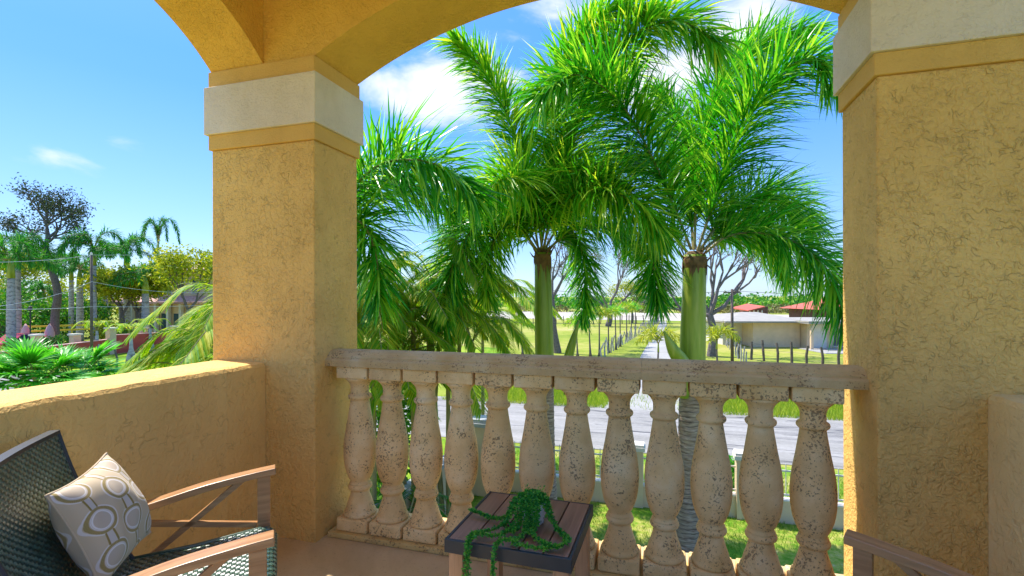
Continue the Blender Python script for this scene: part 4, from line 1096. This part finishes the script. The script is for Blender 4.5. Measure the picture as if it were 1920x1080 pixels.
for k in range(4):
    b = MB(); x = L2*.03+L2*.17*k; b.box(x, x+.1, -1.15, -1.05, zb+.001, 2.6, mat=mt2); b.build('veranda_post', M['white'], cot)
b = MB()
for k in range(16): x = L2*.02+L2*.036*k; b.box(x, x+.04, -1.17, -1.13, zb+.001, zb+.75, mat=mt2)
b.box(0, L2*.58, -1.19, -1.12, zb+.751, zb+.83, mat=mt2); b.build('railing', M['white'], cot)
g = AT(1532, 592, 60); q = AT(1690, 592, 60); mt3, L3 = oriented(g, q)
h3 = athing('red_roofed_house', 'long low house with bright red hipped roof behind the cream bungalow', 'house', (g.x, g.y, ZG))
b = MB(); b.box(.5, L3, 0, 7, 0, 2.7, mat=mt3); b.build('wall', M['brownwall'], h3)
b = MB(); vs = [mt3 @ Vector(v) for v in ((-.3, -.8, 2.7), (L3+1, -.8, 2.7), (L3+1, 8, 2.7), (-.3, 8, 2.7), (3, 3.5, 4.0), (L3-3, 3.5, 4.0))]
b.add(vs, [(3, 2, 1, 0), (0, 1, 5, 4), (1, 2, 5), (2, 3, 4, 5), (3, 0, 4)]); b.build('roof', M['redroof'], h3)
# pole and wires
g = gp(1373, 686); g = Vector((g.x, g.y, ZG)); Dp = (g-EYE).dot(fw); zt_ = AT(1374, 542, Dp).z
pole = athing('utility_pole', 'slim dark utility pole in front of the cream bungalow', 'pole', g)
b = MB(); b.tube([g, Vector((g.x, g.y, zt_))], [.10, .075], 8); b.build('post', M['post'], pole, smooth=True)
b = MB(); b.box(g.x-.5, g.x+.5, g.y-.04, g.y+.04, zt_-.25, zt_-.17); b.build('crossarm', M['post'], pole)
for sgn in (-1, 1):
    b = MB(); b.lathe([(.03, zt_-.169), (.05, zt_-.13), (.03, zt_-.09), (.045, zt_-.05), (.01, zt_-.03)], 8, (g.x+sgn*.42, g.y)); b.build('insulator', M['white'], pole)
def cable(label, pts, r_, m, sag=.3):
    out = []
    for a, c_ in zip(pts[:-1], pts[1:]):
        for i in range(12): t = i/12; p = Vector(a).lerp(Vector(c_), t); p.z -= sag*4*t*(1-t); out.append(p)
    out.append(Vector(pts[-1])); b = MB(); b.tube(out, r_, 5); o = b.build('overhead_cable', M[m]); tag(o, label, 'cable'); return o
cable('upper dark overhead cable running through the top of the slim pole', [AT(1000, 541, 30), Vector((g.x, g.y, zt_-.1)), AT(1900, 541, 26)], .012, 'wire')
cable('lower dark overhead cable crossing in front of the cream bungalow', [AT(960, 604, 26), AT(1373, 603, 24), AT(1900, 598, 22)], .013, 'wire', .1)

# ---- left-hand neighbourhood -----------------------------------------------------
random.seed(71)
def wall_run(px, py): g_ = gp(px, py); return g_
wa = gp(-120, 716); wb = gp(40, 681); wc = gp(208, 664); wd_ = gp(305, 654); we = gp(420, 648)
rw = athing('red_garden_wall', 'red garden wall with cream square piers around the neighbouring garden', 'garden wall', (wb.x, wb.y, ZG))
def seg(b, p, q, th, z0, z1):
    m_, L_ = oriented(p, q); b.box(0, L_, -th/2, th/2, z0, z1, mat=m_)
b = MB(); seg(b, wa, wc, .2, 0, 1.15); b.build('wall', M['redwall'], rw)
b = MB(); seg(b, wc, we, .2, 0, 1.45); b.build('wall', M['redwall'], rw)
b = MB(); seg(b, wa, wc, .26, 1.151, 1.2); seg(b, wc, we, .26, 1.451, 1.5); b.build('coping', M['pink'], rw)
for (x, y, h) in ((69, 677, 1.75), (141, 671, 1.65), (208, 664, 1.95), (268, 657, 1.8), (330, 652, 1.8)):
    p = gp(x, y); b = MB(); b.box(p.x-.24, p.x+.24, p.y-.24, p.y+.24, ZG, ZG+h); a = b.build('pier', M['cream'], rw)
    b = MB(); b.box(p.x-.32, p.x+.32, p.y-.32, p.y+.32, ZG+h+.001, ZG+h+.12); b.build('pier_cap', M['white'], a)
def royal_palm(px, base_y, top_y, D, label, seedv, r_=.26, nf=10, Lf=2.5, m='royal', shaft=1.5, lean=0.0, lift=(-.2, 1.5)):
    random.seed(seedv); p = AT(px, base_y, D); z = ZG; base = Vector((p.x, p.y, z)); tz_ = AT(px, top_y, D).z
    top = Vector((p.x+lean, p.y, tz_)); o = athing('royal_palm', label, 'palm tree', base, group='royal palms in the neighbouring garden')
    s0 = top-Vector((0, 0, shaft)); n = 24; b = MB()
    b.tube([base.lerp(s0, i/n) for i in range(n+1)], [r_*(1.12-.15*abs(i/n-.1)-.22*max(0, i/n-.5)) for i in range(n+1)], 12); b.build('trunk', M['royaltrunk'], o, smooth=True)
    b = MB(); b.tube([s0, s0.lerp(top, .5), top], [r_*.98, r_*.86, r_*.4], 12); b.build('crownshaft', M['shaft'], o, smooth=True)
    for k in range(nf):
        a = 2*PI*k/nf+rnd(-.25, .25); L_ = Lf*rnd(.8, 1.1); u = rnd(*lift); c = math.cos(a)*L_; s = math.sin(a)*L_
        q = [top, top+Vector((c*.2, s*.2, L_*.30*u+.1)), top+Vector((c*.5, s*.5, L_*.42*u)), top+Vector((c*.8, s*.8, L_*(.34*u-.10))), top+Vector((c*.98, s*.98, L_*(.12*u-.32)))]
        foxfrond(o, q, [M[m], M['rachis']], .55*min(1, L_/3.0), .10, 5, .065, .15, .45, .05)
    return o
RP = [
 (21, 678, 486, 39, 'thick pale royal palm at the far left edge, front of a close pair', dict(r_=.27, Lf=3.1, nf=12)),
 (33, 672, 470, 43, 'royal palm just behind and right of the leftmost thick trunk', dict(r_=.25)),
 (82, 640, 548, 58, 'short thin royal palm left of the crooked dark tree', dict(r_=.2, Lf=2.4)),
 (134, 640, 498, 52, 'slender royal palm just right of the crooked dark tree', dict(r_=.22)),
 (150, 640, 505, 50, 'royal palm with brownish shaft, second right of the crooked dark tree', dict(r_=.28)),
 (176, 668, 466, 44, 'tall dark-trunked royal palm rising highest over the red wall', dict(r_=.22, Lf=2.9, nf=12)),
 (198, 640, 530, 56, 'royal palm partly behind the tall dark-trunked one', dict(r_=.25, Lf=2.6)),
 (238, 632, 470, 50, 'royal palm with its trunk in front of the pink-roofed house', dict(r_=.27)),
 (273, 640, 520, 46, 'royal palm with a dark trunk at the corner of the pink-roofed house', dict(r_=.3, Lf=2.6)),
 (297, 640, 455, 56, 'lone tall royal palm with few upright fronds against the sky', dict(r_=.2, nf=5, Lf=2.0, lift=(2.2, 3.2), shaft=2.6)),
]
for i, (x, by, ty, D, lab, kw) in enumerate(RP): royal_palm(x, by, ty, D, lab, 80+i, **kw)
# crooked dark tree
g = AT(105, 640, 44); g.z = ZG; k_ = 44/FPX
tree('tall crooked tree with sparse dark leaves, highest on the left', g, 14, 'dusk', 91, r_=.29, trunk=[(0, 0, 0), (-.15, 0, 2.6), (.25, 0, 4.6), (-.3, 0, 6.4), (-1.2, 0, 8.0), (-1.3, 0, 9.2)], dirs=[(-.9, 0, .5), (.2, 0, 1), (.7, .2, .8), (-.3, .3, 1.1), (.9, -.1, .3)], depth=5, leaves=3, ls=.22, cl=.7, L0=1.3, bark='bark', spread=.75, up_=.05, leafdepth=2)
# yellow-green trees
for (x, y, D, h, lab, sd2, kw) in (
    (228, 640, 47, 7.0, 'round yellow-green tree in the middle of the neighbouring garden', 101, dict(L0=1.45, leaves=60)),
    (258, 640, 48, 7.2, 'second yellow-green tree touching the round one, right of it', 105, dict(L0=1.35, leaves=55)),
    (352, 640, 44, 8.0, 'spreading tree with olive-yellow leaves in front of the pink-roofed house', 102, dict(L0=1.9, leaves=34, r_=.2)),
    (5, 640, 60, 8.0, 'leafy tree behind the leftmost royal palms', 103, dict(L0=2.2, leaves=50))):
    g = AT(x, y, D); g.z = ZG; tree(lab, g, h, 'ylw', sd2, depth=3, ls=.30, cl=1.3, leafdepth=2, **kw)
# shrubs and hedges
def shrub(label, px, py, D, rx, rz_, m, seedv, n=900, ls=.2, name='shrub', ry=None):
    random.seed(seedv); c_ = AT(px, py, D); c_.z = ZG; o = athing(name, label, 'shrub', c_)
    b = MB()
    for k in range(5):
        a = rnd(0, 2*PI); b.tube([c_, c_+Vector((math.cos(a)*rx*.4, math.sin(a)*rx*.4, rz_*.7))], [.05, .02], 5)
    b.build('stems', M['darkbark'], o); b = MB()
    lob = [(rnd(-.6, .6)*rx, rnd(-.5, .5)*(ry or rx*.6), rnd(.3, .75)*rz_, rnd(.3, .55)) for _ in range(9)]
    for k in range(n):
        lx, ly, lz, lr = random.choice(lob); v = Vector((random.gauss(0, 1), random.gauss(0, 1), random.gauss(0, 1))).normalized()*rnd(.6, 1.05)
        p = c_+Vector((lx+v.x*rx*lr, ly+v.y*(ry or rx*.6)*lr, max(.03, lz+v.z*rz_*lr*.8)))
        leaf(b, p, Vector((rnd(-1, 1), rnd(-1, 1), rnd(-1, 1))), ls*rnd(.7, 1.3), ls*rnd(.5, .8))
    b.build('foliage', M[m], o, recalc=False); return o
S_ = [('tall green shrubbery behind the leftmost royal palms', 0, 54, 5.5, 6.0, 'bush'), ('dense dark green shrub mass left of the crooked tree trunk', 70, 53, 5.0, 5.0, 'bush'), ('green shrub mass between the crooked tree and the brownish-shaft palm', 128, 54, 4.5, 4.4, 'bush'),
      ('green shrubs under the tall dark-trunked palm', 175, 55, 4.5, 4.6, 'bush'), ('yellow-green shrub behind the yellow bars', 105, 60, 5.0, 7.0, 'ylw'), ('yellow-green thicket behind the tall dark-trunked palm', 185, 60, 4.5, 7.0, 'ylw'), ('light green thicket at the far left edge', 20, 62, 5.0, 8.0, 'ylw')]
for i, (lab, x, D, rx, rz_, m) in enumerate(S_): shrub(lab, x, 640, D, rx, rz_, m, 110+i, n=1700, ls=.34)
shrub('bright yellow bushy plant on the left behind the red wall piers', 196, 640, 44, 1.6, 2.6, 'ylw', 120, 900, .22)
shrub('rounded yellow bush in front of the pink-roofed house', 228, 640, 44.5, 2.0, 2.3, 'ylw', 121, 900, .22)
shrub('low dark green hedge under the yellow bush', 232, 645, 43, 2.8, 1.4, 'bush', 122, 900, .2)
shrub('low green hedge behind the left part of the red wall', 105, 650, 40, 3.2, 1.5, 'bush', 123, 1000, .18, ry=.8)
shrub('low green hedge at the far left, beside the red car', 45, 655, 37, 2.6, 1.3, 'bush', 124, 900, .18, ry=.8)
shrub('low green shrub between the second and third baluster', 742, 860, 9.2, .55, 1.0, 'bush', 125, 1500, .09)
shrub('leafy bush under the golden palm left of the slim trunk', 700, 690, 10.5, 1.2, 3.1, 'bush', 127, 2600, .14)
shrub('small round green shrub behind the right-hand pier', 1362, 920, 11.5, .42, .75, 'fan', 126, 900, .07)
for k, (x, y, lab) in enumerate(((182, 668, 'left'), (246, 682, 'front'), (282, 659, 'right'))):
    g = gp(x, y); o = athing('bottle_palm', f'small bottle palm with swollen grey foot on the side lawn, {dict(left="behind the tall dark trunk", front="nearest to the parapet", right="farthest, by the red wall")[lab]}', 'palm tree', g)
    b = MB(); b.tube([g, g+Vector((0, 0, .5)), g+Vector((0, 0, 1.0)), g+Vector((0, 0, 1.9))], [.34, .26, .12, .07], 10); b.build('trunk', M['royaltrunk'], o, smooth=True)
    p2 = g+Vector((0, 0, 1.85))
    for j in range(6):
        a = 2*PI*j/6+k; c = math.cos(a); s = math.sin(a)
        featherfrond(o, [p2, p2+Vector((c*.3, s*.3, .6)), p2+Vector((c*.9, s*.9, .8)), p2+Vector((c*1.4, s*1.4, .35))], M['areca'], .5, .08, .06)
# pink-roofed house
g = AT(218, 640, 58); q = AT(400, 640, 53); g.z = q.z = ZG; mt4, L4 = oriented(g, q)
ph = athing('pink_roofed_house', 'cream house with pink clay tiled roofs behind the royal palms', 'house', (g.x, g.y, ZG))
b = MB(); b.box(.6, L4, 0, 7, 0, 3.9, mat=mt4); b.build('wall', M['cream'], ph)
b = MB(); z0, z1 = 3.9, 6.0; vs = [mt4 @ Vector(v) for v in ((-.2, -.8, z0), (L4, -.8, z0), (L4, 7.8, z0), (-.2, 7.8, z0), (3.2, 3.5, z1), (L4-1, 3.5, z1), (-.2, -.8, z0-.2), (L4, -.8, z0-.2), (L4, 7.8, z0-.2), (-.2, 7.8, z0-.2))]
b.add(vs, [(0, 1, 5, 4), (1, 2, 5), (2, 3, 4, 5), (3, 0, 4), (6, 7, 1, 0), (9, 6, 0, 3), (8, 7, 6, 9)]); b.build('roof', M['tiles'], ph)
for k in range(6):
    b = MB(); x = 1.2+k*1.9; b.box(x, x+.32, -.5, -.18, 0, 3.7, mat=mt4); b.build('porch_column', M['white'], ph)
    b = MB(); b.box(x+.5, x+1.5, -.02, -.002, .9, 2.6, mat=mt4); b.build('window', M['glass'], ph)
b = MB(); b.box(6.2, L4+3, .5, 9, 3.95, 7.4, mat=mt4); b.build('upper_wall', M['cream'], ph)
b = MB(); z0, z1 = 7.4, 8.6; x0_ = 5.4; x1_ = L4+3.8
vs = [mt4 @ Vector(v) for v in ((x0_, -.3, z0), (x1_, -.3, z0), (x1_, 9.8, z0), (x0_, 9.8, z0), (x0_+3, 4.7, z1), (x1_-3, 4.7, z1), (x0_, -.3, z0-.2), (x1_, -.3, z0-.2), (x1_, 9.8, z0-.2), (x0_, 9.8, z0-.2))]
b.add(vs, [(0, 1, 5, 4), (1, 2, 5), (2, 3, 4, 5), (3, 0, 4), (6, 7, 1, 0), (9, 6, 0, 3), (8, 7, 6, 9)]); b.build('roof', M['tiles'], ph)
for x in (7.4, 9.4, 11.4):
    b = MB(); b.box(x, x+1.0, .44, .498, 4.7, 6.6, mat=mt4); f_ = b.build('window', M['white'], ph); b = MB(); b.box(x+.1, x+.9, .425, .438, 4.8, 6.5, mat=mt4); b.build('pane', M['glass'], f_)
# red car half hidden by the hedge, closed pink parasols, dark lamp post, yellow barrier
def car(px, py, D, label):
    c_ = AT(px, py, D); c_.z = ZG; o = thing('parked_car', label, 'car', c_, R(100))
    b = MB(); prof_ = [(-2.1, .35), (-2.1, .75), (-1.9, .88), (-1.2, .95), (-.7, 1.38), (.55, 1.42), (1.15, .98), (1.95, .86), (2.1, .65), (2.1, .35)]
    b.prism(prof_, 'y', -.82, .82); b.build('body', M['redpaint'], o, bevel=.06)
    b = MB(); b.prism([(-1.1, .98), (-.68, 1.34), (.5, 1.38), (1.0, 1.0)], 'y', -.835, .835); b.build('windows', M['glass'], o)
    for x in (-1.35, 1.3):
        for y in (-1, 1):
            b = MB(); b.tube([(x, y*.84, .32), (x, y*.66, .32)], .32, 16); wh = b.build('wheel', M['black'], o); b = MB(); b.tube([(x, y*.85, .32), (x, y*.80, .32)], .18, 12); b.build('rim', M['palewire'], wh)
    for y in (-.6, .6):
        b = MB(); b.box(2.08, 2.12, y-.16, y+.16, .62, .76); b.build('headlight', M['white'], o)
    return o
car(42, 655, 41.5, 'red parked car behind the garden wall at the far left')
for x, lab in ((48, 'closed pale pink parasol standing beside the red car'), (93, 'closed pale pink parasol just left of the crooked tree trunk')):
    c_ = AT(x, 640, 43); c_.z = ZG; o = thing('closed_parasol', lab, 'parasol', c_)
    b = MB(); b.tube([(0, 0, 0), (0, 0, 2.1)], .03, 8); b.build('pole', M['white'], o)
    b = MB(); b.lathe([(.36, .75), (.38, .95), (.33, 1.4), (.2, 1.85), (.03, 2.15)], 14); b.build('canopy', M['pink'], o, smooth=True)
    b = MB(); b.lathe([(.25, 0), (.25, .08), (.05, .1)], 14); b.build('base', M['wallcap'], o)
c_ = AT(57, 664, 36); c_.z = ZG; zt2 = AT(57, 575, 36).z-ZG
lp = thing('lamp_post', 'thin black lamp post left of the first cream pier', 'lamp post', c_)
b = MB(); b.tube([(0, 0, 0), (0, 0, .5), (0, 0, zt2-.3)], [.09, .05, .04], 8); b.build('post', M['black'], lp)
b = MB(); b.lathe([(.05, zt2-.3), (.14, zt2-.25), (.12, zt2-.02), (.02, zt2+.06)], 10); b.build('lantern', M['black'], lp)
c_ = AT(135, 640, 46); c_.z = ZG; yb_ = thing('yellow_barrier', 'bright yellow metal barrier rail behind the second cream pier', 'barrier', c_, R(60))
for z in (1.35, 1.75):
    b = MB(); b.box(-3.0, 3.0, -.05, .05, z, z+.16); b.build('rail', M['yellow'], yb_)
for x in (-2.9, 0, 2.9):
    b = MB(); b.box(x-.06, x+.06, -.045, .045, 0, 1.95); b.build('post', M['yellow'], yb_)
# street pole and pale cables on the left
g = gp(172, 690); g = Vector((g.x, g.y, ZG)); Dp = (g-EYE).dot(fw); zt_ = AT(172, 478, Dp).z
sp = athing('utility_pole', 'tall dark wooden utility pole on the left lawn in front of the red wall', 'pole', g)
b = MB(); b.tube([g, Vector((g.x, g.y, zt_))], [.085, .07], 10); b.build('post', M['post'], sp, smooth=True)
b = MB(); b.lathe([(.06, zt_+.001), (.07, zt_+.10), (.03, zt_+.16)], 8, (g.x, g.y)); b.build('insulator', M['white'], sp)
cable('uppermost pale cable crossing the royal palm crowns', [AT(-150, 490, 20), AT(172, 478, Dp-.3), AT(470, 462, 36)], .010, 'palewire', .2)
cable('middle pale cable sagging across the left trees', [AT(-150, 580, 20), AT(172, 528, Dp-.3), AT(470, 540, 36)], .010, 'palewire', .5)
cable('lowest pale cable across the neighbouring garden', [AT(-150, 578, 20), AT(172, 575, Dp-.3), AT(470, 568, 36)], .010, 'palewire', .1)
